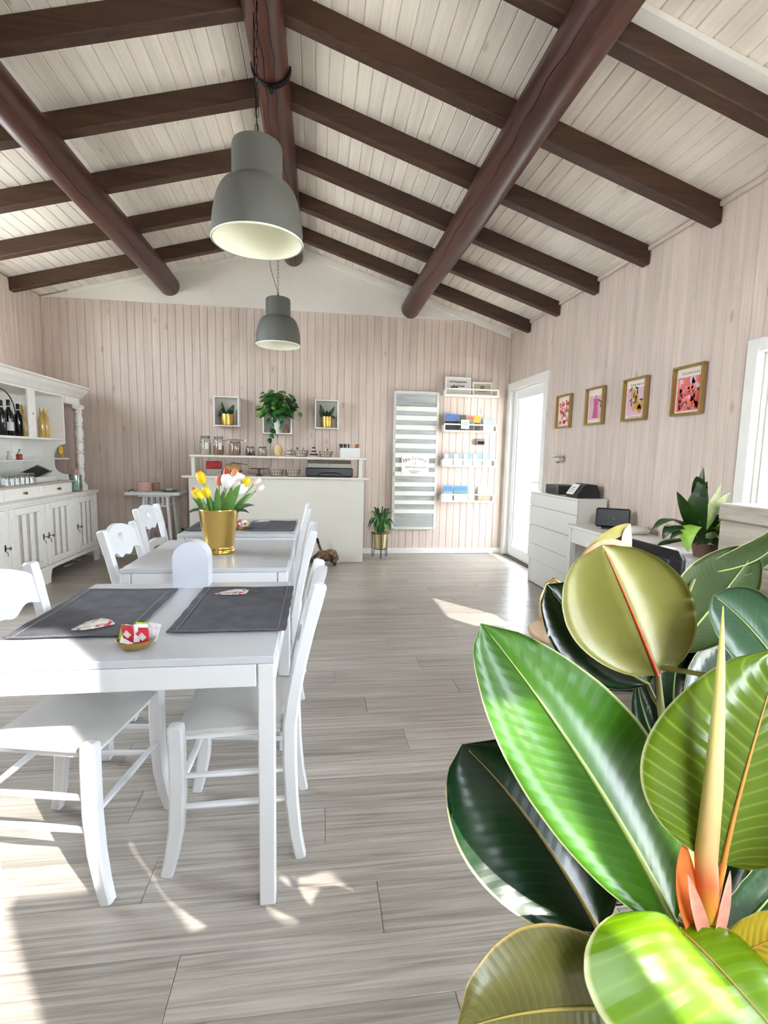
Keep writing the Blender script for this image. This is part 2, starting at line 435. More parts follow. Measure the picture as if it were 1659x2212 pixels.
# cover strips: roof edge along the walls
struct(MB().box(XR - .02, XR + .005, YF, YB - .03, ZR - .035, ZR - .004, .003).build('trim_3', wall_w))
# corner strips
struct(MB().box(XL - .004, XL + .020, YB - .012, YB + .018, .076, ZG, .004).build('trim_5', wall_w)); struct(MB().box(XR - .020, XR + .004, YB - .012, YB + .018, .076, ZR - .05, .004).build('trim_6', wall_w))
# baseboards
struct(MB().box(XL + .01, XR - .012, YB - .018, YB + .006, 0.001, 0.075, .004).build('baseboard_back', paint))
struct(MB().box(XR - .012, XR + .006, GY1 + .06, DY0 - .09, 0.001, 0.075, .004).build('baseboard_right', paint))
struct(MB().box(XL - .006, XL + .012, YF + .02, YB - .03, 0.001, 0.075, .004).build('baseboard_left', paint))

# glazed door in the right wall
casing = MB()
for a, b in ((DY0 - .085, DY0 + .005), (DY1 - .005, DY1 + .085)): casing.box(XR - .022, XR + .03, a, b, 0.0, DZ + .085, .005)
casing.box(XR - .022, XR + .03, DY0 + .005, DY1 - .005, DZ - .005, DZ + .085, .005)
for a, b in ((DY0, DY0 + .02), (DY1 - .02, DY1)): casing.box(XR + .03, XR + .16, a, b, 0, DZ)
casing.box(XR + .03, XR + .16, DY0 + .02, DY1 - .02, DZ - .02, DZ)
dr = struct(casing.build('door_1', paint), 'white glazed door with broad white casing in the right wall')
lf = MB(); X0, X1 = XR + .035, XR + .085
for a, b in ((DY0 + .024, DY0 + .12), (DY1 - .13, DY1 - .024)): lf.box(X0, X1, a, b, 0.012, DZ - .026, .006)
lf.box(X0, X1, DY0 + .12, DY1 - .13, 0.012, 0.15, .006); lf.box(X0, X1, DY0 + .12, DY1 - .13, DZ - .14, DZ - .026, .006)
lf_o = lf.build('door_leaf', M('white_door_lacquer', (236, 237, 236), 0.3), dr)
MB().box(XR + .056, XR + .062, DY0 + .10, DY1 - .11, 0.13, DZ - .12).build('pane', glass, lf_o)
bead = MB()
for a, b in ((DY0 + .12, DY0 + .135), (DY1 - .145, DY1 - .13)): bead.box(XR + .048, XR + .056, a, b, .15, DZ - .14)
bead.build('glazing_bead', M('door_gasket', (150, 152, 154), 0.5), lf_o)
hd = MB().tube([(XR + .035, DY0 + .07, 1.02), (XR - .01, DY0 + .07, 1.02), (XR - .01, DY0 + .19, 1.02)], .009, 10); hd.box(XR + .028, XR + .035, DY0 + .052, DY0 + .088, .93, 1.09, .004)
hd.build('door_handle', M('brushed_steel', (190, 190, 188), 0.28, 1.0), lf_o, 40)
struct(MB().box(XR - .02, XR + .16, DY0, DY1, 0.0, 0.012, .003).build('trim_4', M('dark_door_sill', (70, 66, 62), 0.5)))

# window in the right wall
wn_ = MB()
for a, b in ((WY0 - .07, WY0 + .005), (WY1 - .005, WY1 + .075)): wn_.box(XR - .02, XR + .03, a, b, WZ0 - .07, WZ1 + .075, .005)
for a, b in ((WZ0 - .07, WZ0 + .005), (WZ1 - .005, WZ1 + .075)): wn_.box(XR - .02, XR + .03, WY0 + .005, WY1 - .005, a, b, .005)
for a, b in ((WY0, WY0 + .02), (WY1 - .02, WY1)): wn_.box(XR + .03, XR + .16, a, b, WZ0, WZ1)
for a, b in ((WZ0, WZ0 + .02), (WZ1 - .02, WZ1)): wn_.box(XR + .03, XR + .16, WY0 + .02, WY1 - .02, a, b)
wo = struct(wn_.build('window_1', paint), 'white framed window at the edge of the right wall')
sm = (WY0 + WY1) / 2
for a, b in ((WY0 + .022, sm - .002), (sm + .002, WY1 - .022)):
    s_ = MB(); X0, X1 = XR + .05, XR + .10
    for p, q in ((a, a + .055), (b - .055, b)): s_.box(X0, X1, p, q, WZ0 + .022, WZ1 - .022, .005)
    for p, q in ((WZ0 + .022, WZ0 + .077), (WZ1 - .077, WZ1 - .022)): s_.box(X0, X1, a + .055, b - .055, p, q, .005)
    so = s_.build('sash', MATS['white_door_lacquer'], wo)
    MB().box(XR + .072, XR + .078, a + .05, b - .05, WZ0 + .07, WZ1 - .07).build('pane', glass, so)

# unseen terrace doors, added to brighten the room from the right
g_ = MB()
for y in (GY0 + .03, (GY0 + GY1) / 2, GY1 - .03): g_.box(XR + .05, XR + .11, y - .03, y + .03, .06, GZ)
for z in (.10, GZ - .03): g_.box(XR + .055, XR + .105, GY0 + .03, GY1 - .03, z - .03, z + .03)
for a, b in ((GY0 - .06, GY0 + .02), (GY1 - .02, GY1 + .06)): g_.box(XR - .02, XR + .04, a, b, 0, GZ + .06)
g_.box(XR - .019, XR + .039, GY0 + .02, GY1 - .02, GZ - .02, GZ + .06)
go_ = struct(g_.build('door_added', paint)); MB().box(XR + .078, XR + .082, GY0 + .05, GY1 - .05, .12, GZ - .05).build('pane', glass, go_)
portal('sky_portal', (XR + .19, (GY0 + GY1) / 2, GZ / 2), (PI / 2, 0, PI / 2), GY1 - GY0, GZ)
struct(MB().box(XR + .17, XR + 1.25, -1.0, 1.02, 2.42, 2.50).build('exterior_sun_blocker', M('white_eave_board', (230, 228, 222), .6)))  # eave added to block direct sun at the terrace doors
struct(MB().box(XR + .17, XR + 1.85, 3.1, 6.9, 2.42, 2.50).build('exterior_sun_blocker', M('white_eave_board', (230, 228, 222), .6)))  # unseen overhang added to keep sun out of the glazed door
# outside: pale terrace, neighbouring white wall and a roof edge
struct(MB().box(-14, 24, -16, 20, -0.30, -0.12).build('ground_terrace', M('pale_terrace_paving', (214, 208, 198), 0.8, var=0.05, scale=3)))
struct(MB().box(9.0, 9.2, 2.0, 26, -.12, 0.75).build('exterior_wall', M('white_render', (214, 216, 218), 0.8, var=0.03, scale=2)))
struct(MB().box(5.15, 5.27, 11.4, 11.52, -.12, 2.6).build('exterior_post', M('cream_post', (226, 214, 176), 0.7)))
struct(MB().prism([(5.2, 1.55), (6.35, 1.12), (6.35, 3.2), (5.2, 3.2)], 0, 5.85, 5.95).build('exterior_roof_panel', M('grey_roof_paint', (120, 124, 130), 0.8)))  # thin roof panel, added to grey out the blown-white sky here
# black strap with a bolt round the ridge log
st_ = MB(); r_ = .1165
for dy in (-.014, 0, .014): st_.tube([(XA - .005 + r_ * math.cos(a), 3.425 + dy, 3.66 + r_ * math.sin(a)) for a in [-PI + PI * i / 24 for i in range(25)]], .006, 6)
st_.box(XA - .023, XA + .013, 3.409, 3.441, 3.512, 3.542, .005); st_.tube([(XA - .005, 3.392, 3.526), (XA - .005, 3.458, 3.526)], .010, 8)
st_.build('ridge_strap', M('black_metal', (28, 28, 28), .45, .6), ce, 40)
# ================================================================ helpers for furniture
def plate(outer, holes, f, t):
    """flat plate with holes: outlines in 2-D, f maps (u, v, w) to 3-D, w in -t/2..t/2"""
    bm = bmesh.new(); loops = []
    for ring in [outer] + list(holes):
        vs = [bm.verts.new((p[0], p[1], 0)) for p in ring]
        loops.append([bm.edges.new((vs[i], vs[(i + 1) % len(vs)])) for i in range(len(vs))])
    bmesh.ops.triangle_fill(bm, edges=[e for l in loops for e in l], use_beauty=True)
    bm.verts.ensure_lookup_table()
    vs = [(v.co.x, v.co.y) for v in bm.verts]; fs = [[v.index for v in fc.verts] for fc in bm.faces]
    rims = []; o = 0
    for ring in [outer] + list(holes): rims.append((o, len(ring))); o += len(ring)
    bm.free()
    n = len(vs); V = [f(u, v, -t / 2) for u, v in vs] + [f(u, v, t / 2) for u, v in vs]
    F = [tuple(x) for x in fs] + [tuple(i + n for i in x) for x in fs]
    for o, k in rims: F += [(o + i, o + (i + 1) % k, n + o + (i + 1) % k, n + o + i) for i in range(k)]
    return V, F

def sweep(mb, path, wx, wy, T=None, c=0.25, m=0):
    """rounded bar along a path of 3-D points; section axes are taken in the x-z plane and along y"""
    P = [Vector(p) for p in path]; k = len(P); V = []
    WX = wx if isinstance(wx, (list, tuple)) else [wx] * k; WY = wy if isinstance(wy, (list, tuple)) else [wy] * k
    for i in range(k):
        t = (P[min(i + 1, k - 1)] - P[max(i - 1, 0)]).normalized(); a = Vector((0, 1, 0)).cross(t).normalized(); b = t.cross(a)
        for su, sv in ((1, c), (c, 1), (-c, 1), (-1, c), (-1, -c), (-c, -1), (c, -1), (1, -c)):
            if abs(su) == c: su = math.copysign(1 - 2 * c * .6, su)
            if abs(sv) == c: sv = math.copysign(1 - 2 * c * .6, sv)
            V.append(P[i] + a * (su * WX[i] / 2) + b * (sv * WY[i] / 2))
    F = [(i * 8 + j, i * 8 + (j + 1) % 8, (i + 1) * 8 + (j + 1) % 8, (i + 1) * 8 + j) for i in range(k - 1) for j in range(8)]
    F += [tuple(range(8)), tuple((k - 1) * 8 + j for j in range(8))]
    mb.add(V, F, m, T); return mb

white = M('white_furniture_lacquer', (213, 215, 217), 0.32, var=0.015, scale=8)
tab_top = M('white_table_foil', (190, 194, 199), 0.22, var=0.01, scale=8)
seat_f = M('light_grey_woven_seat', (190, 188, 184), 0.85, var=0.08, scale=420, bump=0.5)

# ================================================================ chairs
def back_x(z):
    return -0.166 - 0.092 * max(0, (z - 0.46) / 0.445) ** 1.3
def make_chair(label, loc, rz, group):
    t = thing('dining_chair', label, 'chair', loc, rz, group)
    for s in (1, -1):
        mb = MB(); sweep(mb, [(0.205, s * .196, 0.0), (.190, s * .193, .06), (.175, s * .19, .15), (.168, s * .19, .27), (.168, s * .19, .42), (.170, s * .19, .478), (.170, s * .19, .484)],
                         [.036, .040, .044, .046, .046, .044, .030], [.034, .036, .040, .042, .042, .040, .028])
        mb.build('leg', white, t, 35)
        mb = MB(); pts = [(-.200, s * .166, 0.0), (-.184, s * .165, .08), (-.172, s * .165, .20), (-.166, s * .166, .34)] + [(back_x(z), s * (.168 + .02 * (z - .46)), z) for z in (.46, .56, .66, .76, .85, .900, .907)]
        sweep(mb, pts, [.034, .038, .042, .044, .044, .042, .040, .040, .044, .042, .028], [.030, .032, .036, .038, .038, .036, .034, .034, .036, .034, .022])
        mb.build('leg', white, t, 35)
    # seat pad on a thin frame, wider in front
    fr = MB(); out = [(.158, .165), (.158, -.165), (-.150, -.148), (-.150, .148)]
    fr.prism(out, 2, .418, .446); fr.build('seat_frame', white, t)
    g = []; nx, ny = 10, 10; st = MB()
    for i in range(nx + 1):
        for j in range(ny + 1):
            u, v = i / nx * 2 - 1, j / ny * 2 - 1
            x = 0.172 * u + 0.006; hw = .188 - .016 * (1 - u) / 2
            if abs(u) > .72 and abs(v) > .72: hw *= 1 - .03
            z = .4655 - .010 * max(abs(u), abs(v)) ** 6 + .005 * (v * v) - .008 * max(0, u) ** 3
            g.append((x, hw * v, z))
    nn = ny + 1
    F = [(i * nn + j, i * nn + j + 1, (i + 1) * nn + j + 1, (i + 1) * nn + j) for i in range(nx) for j in range(ny)]
    B = len(g); g += [(x, y_, .4465) for x, y_, z in g]
    F += [tuple(B + k for k in f) for f in F]
    rim = [i * nn for i in range(nx + 1)] + [nx * nn + j for j in range(1, nn)] + [i * nn + ny for i in range(nx - 1, -1, -1)] + [j for j in range(ny - 1, 0, -1)]
    F += [(rim[i], rim[(i + 1) % len(rim)], B + rim[(i + 1) % len(rim)], B + rim[i]) for i in range(len(rim))]
    st.add(g, F); st.build('seat', seat_f, t, 50)
    # crest rail with a heart hole, wavy lower slat
    def f(u, v, w): return (back_x(v) - 0.012 * (1 - (u / .155) ** 2) + w, u, v)
    n = 28; top = [(.158 * (1 - 2 * i / n), .868 + .048 * math.cos(PI * (1 - 2 * i / n) / 2) ** 0.8) for i in range(n + 1)]
    bot = [(.158 * (2 * i / n - 1), .780 - .030 * math.cos(PI * (2 * i / n - 1) / 2) ** 2 + .008 * math.cos(3 * PI * (2 * i / n - 1))) for i in range(n + 1)]
    heart = []
    for i in range(20):
        a = 2 * PI * i / 20; hx = 16 * math.sin(a) ** 3; hz = 13 * math.cos(a) - 5 * math.cos(2 * a) - 2 * math.cos(3 * a) - math.cos(4 * a)
        heart.append((hx * .0015, .848 + hz * .0020))
    V, F = plate(top + bot, [heart], f, .020); MB().add(V, F).build('crest_rail', white, t)
    top = [(.158 * (1 - 2 * i / n), .664 + .012 * math.cos(PI * (1 - 2 * i / n) / 2) ** 2) for i in range(n + 1)]
    bot = [(.158 * (2 * i / n - 1), .612 + .012 * math.cos(PI * (2 * i / n - 1) / 2) ** 2) for i in range(n + 1)]
    V, F = plate(top + bot, [], f, .018); MB().add(V, F).build('back_slat', white, t)
    for s in (1, -1):
        for z in (.315, .215): MB().tube([(.168, s * .19, z), (0, s * .180, z - .004), (-.170, s * .166, z - .012)], [.009, .012, .009], 8, flat=.8).build('stretcher', white, t, 40)
    MB().tube([(.170, .19, .262), (.170, 0, .262), (.170, -.19, .262)], [.009, .013, .009], 8, flat=.8).build('stretcher', white, t, 40)
    MB().tube([(-.167, .166, .300), (-.167, 0, .300), (-.167, -.166, .300)], [.009, .012, .009], 8, flat=.8).build('stretcher', white, t, 40)
    return t
GC = 'white chairs at the three square tables'
ch = make_chair('white wooden chair nearest the viewer, tucked in on the aisle side of the first table', (-.247, 1.672, 0), PI, GC)
dup(ch, 'white wooden chair at the first table with a sunlit patch on its seat', (-.762, 1.624, 0), -0.17)
dup(ch, 'white wooden chair with a heart hole, on the dresser side of the tulip table', (-.770, 2.715, 0), -0.06)
dup(ch, 'white wooden chair on the dresser side of the farthest table', (-.935, 3.665, 0), -0.06)
dup(ch, 'white wooden chair on the aisle side of the middle table with the tulips', (-.275, 2.725, 0), PI)
dup(ch, 'white wooden chair on the aisle side of the farthest table, before the counter', (-.318, 3.790, 0), PI)

# ================================================================ square tables
def make_table(label, x0, x1, y0, y1):
    t = thing('dining_table', label, 'table', ((x0 + x1) / 2, (y0 + y1) / 2, 0), 0, 'white square dining tables')
    a, b = (x1 - x0) / 2, (y1 - y0) / 2
    MB().box(-a, a, -b, b, .728, .750, .003).build('tabletop', tab_top, t)
    for s in (1, -1):
        MB().box(-a + .05, a - .05, s * (b - .012) - .011, s * (b - .012) + .011, .664, .727, .002).build('apron', white, t)
        MB().box(s * (a - .012) - .011, s * (a - .012) + .011, -b + .05, b - .05, .664, .727, .002).build('apron', white, t)
        for r in (1, -1): MB().box(min(s * a, s * (a - .046)) + .001 * (s < 0), max(s * a, s * (a - .046)) - .001 * (s > 0), min(r * b, r * (b - .046)) + .001, max(r * b, r * (b - .046)) - .001, 0, .727, .003).build('leg', white, t)
    return t
make_table('white square table nearest the viewer, laid with two denim place mats', -.900, -.112, 1.330, 2.135)
make_table('white square table bearing the brass bucket of tulips', -.905, -.140, 2.400, 3.190)
make_table('white square table farthest away, right in front of the counter', -.915, -.150, 3.395, 4.205)

# ================================================================ place mats, napkins, sugar bowls
def denim_mat():
    m, nt, b = base_mat('charcoal_denim'); L = nt.links
    tc = N(nt, 'ShaderNodeTexCoord')
    w1 = N(nt, 'ShaderNodeTexWave'); w1.inputs['Scale'].default_value = 260; w1.bands_direction = 'DIAGONAL'; L.new(tc.outputs['Object'], w1.inputs['Vector'])
    nz = N(nt, 'ShaderNodeTexNoise'); nz.inputs['Scale'].default_value = 14; nz.inputs['Detail'].default_value = 5; L.new(tc.outputs['Object'], nz.inputs['Vector'])
    rp = ramp(nt, [(0.3, (62, 63, 70)), (0.72, (88, 89, 96))]); L.new(nz.outputs['Fac'], rp.inputs['Fac'])
    c = mix(nt, rp.outputs[0], lin((104, 104, 110)), w1.outputs['Fac']); mx = c.node; mx.inputs[0].default_value = .2
    rp3 = N(nt, 'ShaderNodeMath', operation='MULTIPLY'); rp3.inputs[1].default_value = .35; L.new(w1.outputs['Fac'], rp3.inputs[0]); L.new(rp3.outputs[0], mx.inputs[0])
    L.new(c, b.inputs['Base Color']); b.inputs['Roughness'].default_value = .9
    bp = N(nt, 'ShaderNodeBump'); bp.inputs['Strength'].default_value = .4; bp.inputs['Distance'].default_value = .004; L.new(nz.outputs['Fac'], bp.inputs['Height']); L.new(bp.outputs[0], b.inputs['Normal'])
    return m
denim = denim_mat(); hem_m = M('worn_denim_hem', (112, 112, 116), 0.9, var=0.35, scale=160, bump=0.6); stitch = M('grey_stitching', (150, 148, 142), 0.8)
def make_mat(label, x0, x1, y0, y1, seed, drop=None, group='charcoal denim place mats'):
    rnd = random.Random(seed); cx_, cy_ = (x0 + x1) / 2, (y0 + y1) / 2; a, b = (x1 - x0) / 2, (y1 - y0) / 2
    t = thing('place_mat', label, 'place mat', (cx_, cy_, .7505), 0, group)
    ph = [rnd.uniform(0, 6) for _ in range(6)]
    def hz(x, y_):
        return .0056 + .0013 * math.sin(9 * x + 14 * y_ + ph[0]) + .0009 * math.sin(23 * x - 6 * y_ + ph[1]) + .0005 * math.sin(40 * y_ + ph[2])
    def sheet(u0, u1, v0, v1, nu, nv, lift, th):
        V = []; nn = nv + 1
        for i in range(nu + 1):
            for j in range(nv + 1):
                x = u0 + (u1 - u0) * i / nu; y_ = v0 + (v1 - v0) * j / nv
                ex = .0012 * math.sin(y_ * 60 + ph[3]) * (1 if i in (0, nu) else 0); ey = .0012 * math.sin(x * 60 + ph[4]) * (1 if j in (0, nv) else 0)
                V.append((x + ex, y_ + ey, hz(x, y_) + lift))
        F = [(i * nn + j, i * nn + j + 1, (i + 1) * nn + j + 1, (i + 1) * nn + j) for i in range(nu) for j in range(nv)]
        k = len(V); V += [(p[0], p[1], p[2] - th) for p in V]; F += [tuple(k + q for q in f) for f in F]
        rim = [i * nn for i in range(nu + 1)] + [nu * nn + j for j in range(1, nn)] + [i * nn + nv for i in range(nu - 1, -1, -1)] + [j for j in range(nv - 1, 0, -1)]
        F += [(rim[i], rim[(i + 1) % len(rim)], k + rim[(i + 1) % len(rim)], k + rim[i]) for i in range(len(rim))]
        return MB().add(V, F)
    sheet(-a, a, -b, b, 24, 36, 0, .0022).build('cloth', denim, t, 60)
    h = .022
    for u0, u1, v0, v1 in ((-a - .001, -a + h, -b, b), (a - h, a + .001, -b, b), (-a + h, a - h, -b - .001, -b + h), (-a + h, a - h, b - h, b + .001)):
        sheet(u0, u1, v0, v1, 3 if u1 - u0 < .1 else 24, 36 if v1 - v0 > .1 else 3, .0014, .002).build('hem', denim, t, 60)
    for k, (p, q) in enumerate((((-a + h + .002, -b + .01), (-a + h + .002, b - .01)), ((a - h - .002, -b + .01), (a - h - .002, b - .01)), ((-a + .01, -b + .004), (a - .01, -b + .004)), ((-a + .01, b - .004), (a - .01, b - .004)))):
        pts = [(p[0] + (q[0] - p[0]) * i / 30, p[1] + (q[1] - p[1]) * i / 30) for i in range(31)]
        MB().tube([(x, y_, hz(x, y_) + .0018) for x, y_ in pts], .0009 if k < 2 else .0016, 5).build('stitching', stitch if k < 2 else hem_m, t)
    return t
make_mat('charcoal denim place mat at the near table, aisle side', -.446, -.094, 1.520, 2.030, 1)
make_mat('charcoal denim place mat at the near table, corner in direct sun', -.890, -.545, 1.503, 2.026, 2)
make_mat('charcoal denim place mat on the farthest table, aisle side', -.505, -.165, 3.545, 4.050, 3)
make_mat('charcoal denim place mat on the farthest table, behind the tulip bucket', -.905, -.575, 3.545, 4.050, 4)

def print_mat(name, bg, cols, scale, thr=0.38):
    """paper with a scattered floral print"""
    m, nt, b = base_mat(name); L = nt.links
    tc = N(nt, 'ShaderNodeTexCoord'); c = None; cur = None
    for k, (cc, t_) in enumerate(cols):
        nz = N(nt, 'ShaderNodeTexNoise'); nz.inputs['Scale'].default_value = scale * (1 + .3 * k); nz.inputs['Detail'].default_value = 2
        ad = N(nt, 'ShaderNodeVectorMath', operation='ADD'); ad.inputs[1].default_value = (k * 3.7, k * 1.9, k * 5.1); L.new(tc.outputs['Object'], ad.inputs[0]); L.new(ad.outputs[0], nz.inputs['Vector'])
        rp = ramp(nt, [(t_, (0, 0, 0, 1)), (t_ + .03, (1, 1, 1, 1))]); L.new(nz.outputs['Fac'], rp.inputs['Fac'])
        cur = mix(nt, cur if cur is not None else lin(bg), lin(cc), rp.outputs[0])
    L.new(cur, b.inputs['Base Color']); b.inputs['Roughness'].default_value = .75
    MATS[name] = m
    return m
nap_m = print_mat('floral_paper_napkin', (206, 200, 190), [((214, 70, 96), .62), ((120, 122, 128), .61), ((238, 234, 228), .60)], 45)
def make_napkin(label, loc, rz, pts, group='floral paper napkins on the place mats'):
    t = thing('napkin', label, 'napkin', loc, rz, group)
    V = [(x, y_, z) for x, y_, z in pts]; n = len(V); c = (sum(p[0] for p in V) / n, sum(p[1] for p in V) / n, max(p[2] for p in V) + .003)
    mb = MB(); mb.add(V + [c] + [(x, y_, z - .003) for x, y_, z in V], [(i, (i + 1) % n, n) for i in range(n)] + [tuple(n + 1 + i for i in range(n))] + [(i, (i + 1) % n, n + 1 + (i + 1) % n, n + 1 + i) for i in range(n)])
    mb.build('lower_fold', nap_m, t)
    W = [(x * .78 + .004, y_ * .78, z + .0045) for x, y_, z in pts]; c2 = (c[0] + .01, c[1], c[2] + .006)
    mb = MB(); mb.add(W + [c2], [(i, (i + 1) % n, n) for i in range(n)] + [tuple(range(n))]); mb.build('upper_fold', nap_m, t)
    return t
fan = [(-.062, -.020, .006), (-.030, -.032, .007), (.004, -.018, .005), (.052, .000, .006), (.040, .028, .009), (.006, .050, .010), (-.030, .036, .008)]
dia = [(-.068, -.004, .004), (-.030, -.022, .006), (.030, -.020, .006), (.050, -.010, .006), (.054, .026, .008), (.000, .034, .008), (-.030, .014, .007)]
make_napkin('floral paper napkin on the partly sunlit denim mat', (-.672, 1.585, .7565), .25, fan)
make_napkin('floral paper napkin with red bloom on the aisle side denim mat', (-.318, 1.930, .7565), .0, dia)
make_napkin('small pink napkin on the far table aisle side mat', (-.42, 3.97, .7565), .3, dia)
make_napkin('small pink napkin on the far table mat behind the tulip bucket', (-.66, 3.90, .7565), .5, dia)

gold_m = M('brushed_gold', (196, 160, 92), 0.35, 0.85, var=0.04, scale=30)
def make_bowl(label, loc, n_p, seed):
    t = thing('sugar_bowl', label, 'bowl', loc, 0, 'small gold bowls of sugar packets')
    MB().lathe([(.0, .0), (.030, 0), (.036, .003), (.047, .016), (.052, .027), (.0505, .0275), (.045, .017), (.034, .006), (0, .005)], 28).build('bowl', gold_m, t, 50)
    rnd = random.Random(seed); cols = [(M('lime_wrapper', (170, 214, 40), .4)), M('white_wrapper', (232, 230, 226), .45, var=.2, scale=90), M('red_wrapper', (214, 52, 70), .4), M('silver_wrapper', (196, 192, 194), .35, .2, var=.2, scale=80)]
    for k in range(n_p):
        mt = cols[k % 4]; a = rnd.uniform(-.5, .5); x = -.034 + .068 * k / max(1, n_p - 1)
        T = Matrix.Translation((x, rnd.uniform(-.012, .012), .010 + .004 * (k % 3))) @ Matrix.Rotation(a, 4, 'Z') @ Matrix.Rotation(rnd.uniform(-.5, .2), 4, 'X') @ Matrix.Rotation(rnd.uniform(-.35, .35), 4, 'Y')
        V = []
        for i in range(7):
            for j in range(5):
                u, v = i / 6, j / 4
                V.append(((v - .5) * .034, .004 * math.sin(PI * u) * math.sin(PI * v) + .0015 * math.sin(11 * u + k) * v, u * .052))
        F = [(i * 5 + j, i * 5 + j + 1, (i + 1) * 5 + j + 1, (i + 1) * 5 + j) for i in range(6) for j in range(4)]
        q = len(V); V += [(p[0], -.001 - .6 * p[1], p[2]) for p in V]; F += [tuple(q + i for i in f_) for f_ in F]
        pk = MB().add(V, F, 0, T).build('sugar_packet', mt, t, 60)
        if k % 4 in (1, 2):
            o2 = MB(); o2.add([(.0, .0046, .014), (.013, .0046, .026), (.0, .0046, .040), (-.013, .0046, .026)], [(0, 1, 2, 3)], 0, T); o2.add([(.0, -.0056, .014), (.013, -.0056, .026), (.0, -.0056, .040), (-.013, -.0056, .026)], [(0, 1, 2, 3)], 0, T)
            o2.build('printed_mark', cols[2] if k % 4 == 1 else cols[1], pk)
    return t
make_bowl('small gold bowl of sugar packets on the near table', (-.500, 1.425, .7505), 8, 3)
make_bowl('small gold bowl with a red packet on the farthest table', (-.535, 3.62, .7505), 6, 5)

# arched white napkin dispenser
t = thing('napkin_dispenser', 'glossy white arched napkin dispenser at the back edge of the near table', 'dispenser', (-.503, 2.088, .7505))
ar = [(-.069, 0.004), (-.066, 0), (.066, 0), (.069, .004), (.069, .118)] + [(p[0], p[1]) for p in arc((0, .118), .069, 0, PI, 22)][1:]
glossw = M('glossy_white_plastic', (214, 220, 230), 0.12, coat=.4)
MB().prism(ar, 1, -.040, -.034).build('front_panel', glossw, t, 30)
shell = MB(); inner = [(x * .93, z * .965 + .003) for x, z in ar]
n = len(ar)
for y0, y1 in ((-.034, .040),):
    V = [(x, y0, z) for x, z in ar] + [(x, y1, z) for x, z in ar] + [(x, y0, z) for x, z in inner] + [(x, y1, z) for x, z in inner]
    F = []
    for i in range(n):
        j = (i + 1) % n; F += [(i, j, n + j, n + i), (2 * n + i, 2 * n + j, 3 * n + j, 3 * n + i), (n + i, n + j, 3 * n + j, 3 * n + i), (i, j, 2 * n + j, 2 * n + i)]
    shell.add(V, F)
shell.build('vaulted_shell', glossw, t, 30)
MB().box(-.058, .058, -.030, .036, .008, .12, .003).build('napkin_stack', M('paper_white', (236, 234, 230), .9), t)

# ================================================================ brass bucket of tulips
brass = M('polished_brass', (240, 202, 116), 0.14, 1.0, var=0.03, scale=6)
t = thing('tulip_bucket', 'polished brass bucket full of white, yellow and orange tulips', 'vase', (-.533, 2.800, .7505))
MB().lathe([(.0, 0), (.082, 0), (.084, .006), (.080, .010), (.086, .017), (.084, .024), (.078, .029), (.077, .034), (.080, .040), (.104, .232), (.1065, .236), (.1055, .240), (.1015, .238), (.077, .045), (0, .042)], 48).build('bucket', brass, t, 40)
stem_m = M('tulip_stem_green', (132, 170, 74), .5, var=.15, scale=30); tleaf = M('tulip_leaf_green', (84, 128, 52), .45, var=.3, scale=18, sss=0)
PC = {'w': M('white_tulip', (240, 238, 232), .5, var=.03), 'y': M('yellow_tulip', (238, 206, 30), .45, var=.12, scale=40), 'o': M('orange_tulip', (226, 134, 92), .5, var=.2, scale=40), 'r': M('red_orange_tulip', (206, 74, 40), .5, var=.25, scale=40), 'p': M('pale_pink_tulip', (236, 220, 212), .5, var=.06, scale=30)}
def petal(mb, c, ax, side, h, w, open_, k):
    """one cupped petal around axis ax at c"""
    nrm = ax.cross(side).normalized(); V = []; nu, nv = 6, 4
    for i in range(nu + 1):
        u = i / nu; prof = math.sin(PI * min(.98, u * .92 + .04)) ** .75; rr = w * (0.25 + (.75 + open_) * math.sin(PI * min(1, .12 + u * .62)) - (0.30 if open_ <= 0 else 0.0) * u * u)
        for j in range(nv + 1):
            v = j / nv * 2 - 1; a = v * 1.0 * prof
            V.append(c + ax * (h * (u + .02 * k)) + (side * math.cos(a) + nrm * math.sin(a)) * (rr * (1 + .05 * k)))
    F = [(i * (nv + 1) + j, i * (nv + 1) + j + 1, (i + 1) * (nv + 1) + j + 1, (i + 1) * (nv + 1) + j) for i in range(nu) for j in range(nv)]
    mb.add(V, F)
def tulip(par, x, z, y_, kind, s=1.0, open_=0.0, lean=(0, 0), tip=None):
    """flower head centred at local (x, y, z); the stem rises from the bucket"""
    head = Vector((x, y_, z)); root = Vector((x * .25, y_ * .3, .12)); mid = (head + root) / 2 + Vector((-x * .12, 0, .03))
    ax = (Vector((x, y_, z)) - mid + Vector((lean[0], lean[1], .02))).normalized(); b0 = head - ax * (.027 * s)
    fl_ = MB(); side0 = ax.cross(Vector((.3, 1, .1))).normalized(); n2 = ax.cross(side0)
    for k in range(6):
        a = k * PI / 3; petal(fl_, b0, ax, side0 * math.cos(a) + n2 * math.sin(a), .056 * s, .021 * s, open_, k % 2)
    h = fl_.build('tulip_head', PC[kind], par, 60)
    MB().tube(bez(root, mid, b0 + ax * .004, 10), [.0036] * 11, 6).build('tulip_stem', stem_m, par, 60)
    if tip:
        tp = MB()
        for k in range(3):
            a = k * 2 * PI / 3 + .4; petal(tp, b0 + ax * .012 * s, ax, side0 * math.cos(a) + n2 * math.sin(a), .054 * s, .016 * s, -.1, 0)
        tp.build('petal_tip', PC[tip], h, 60)
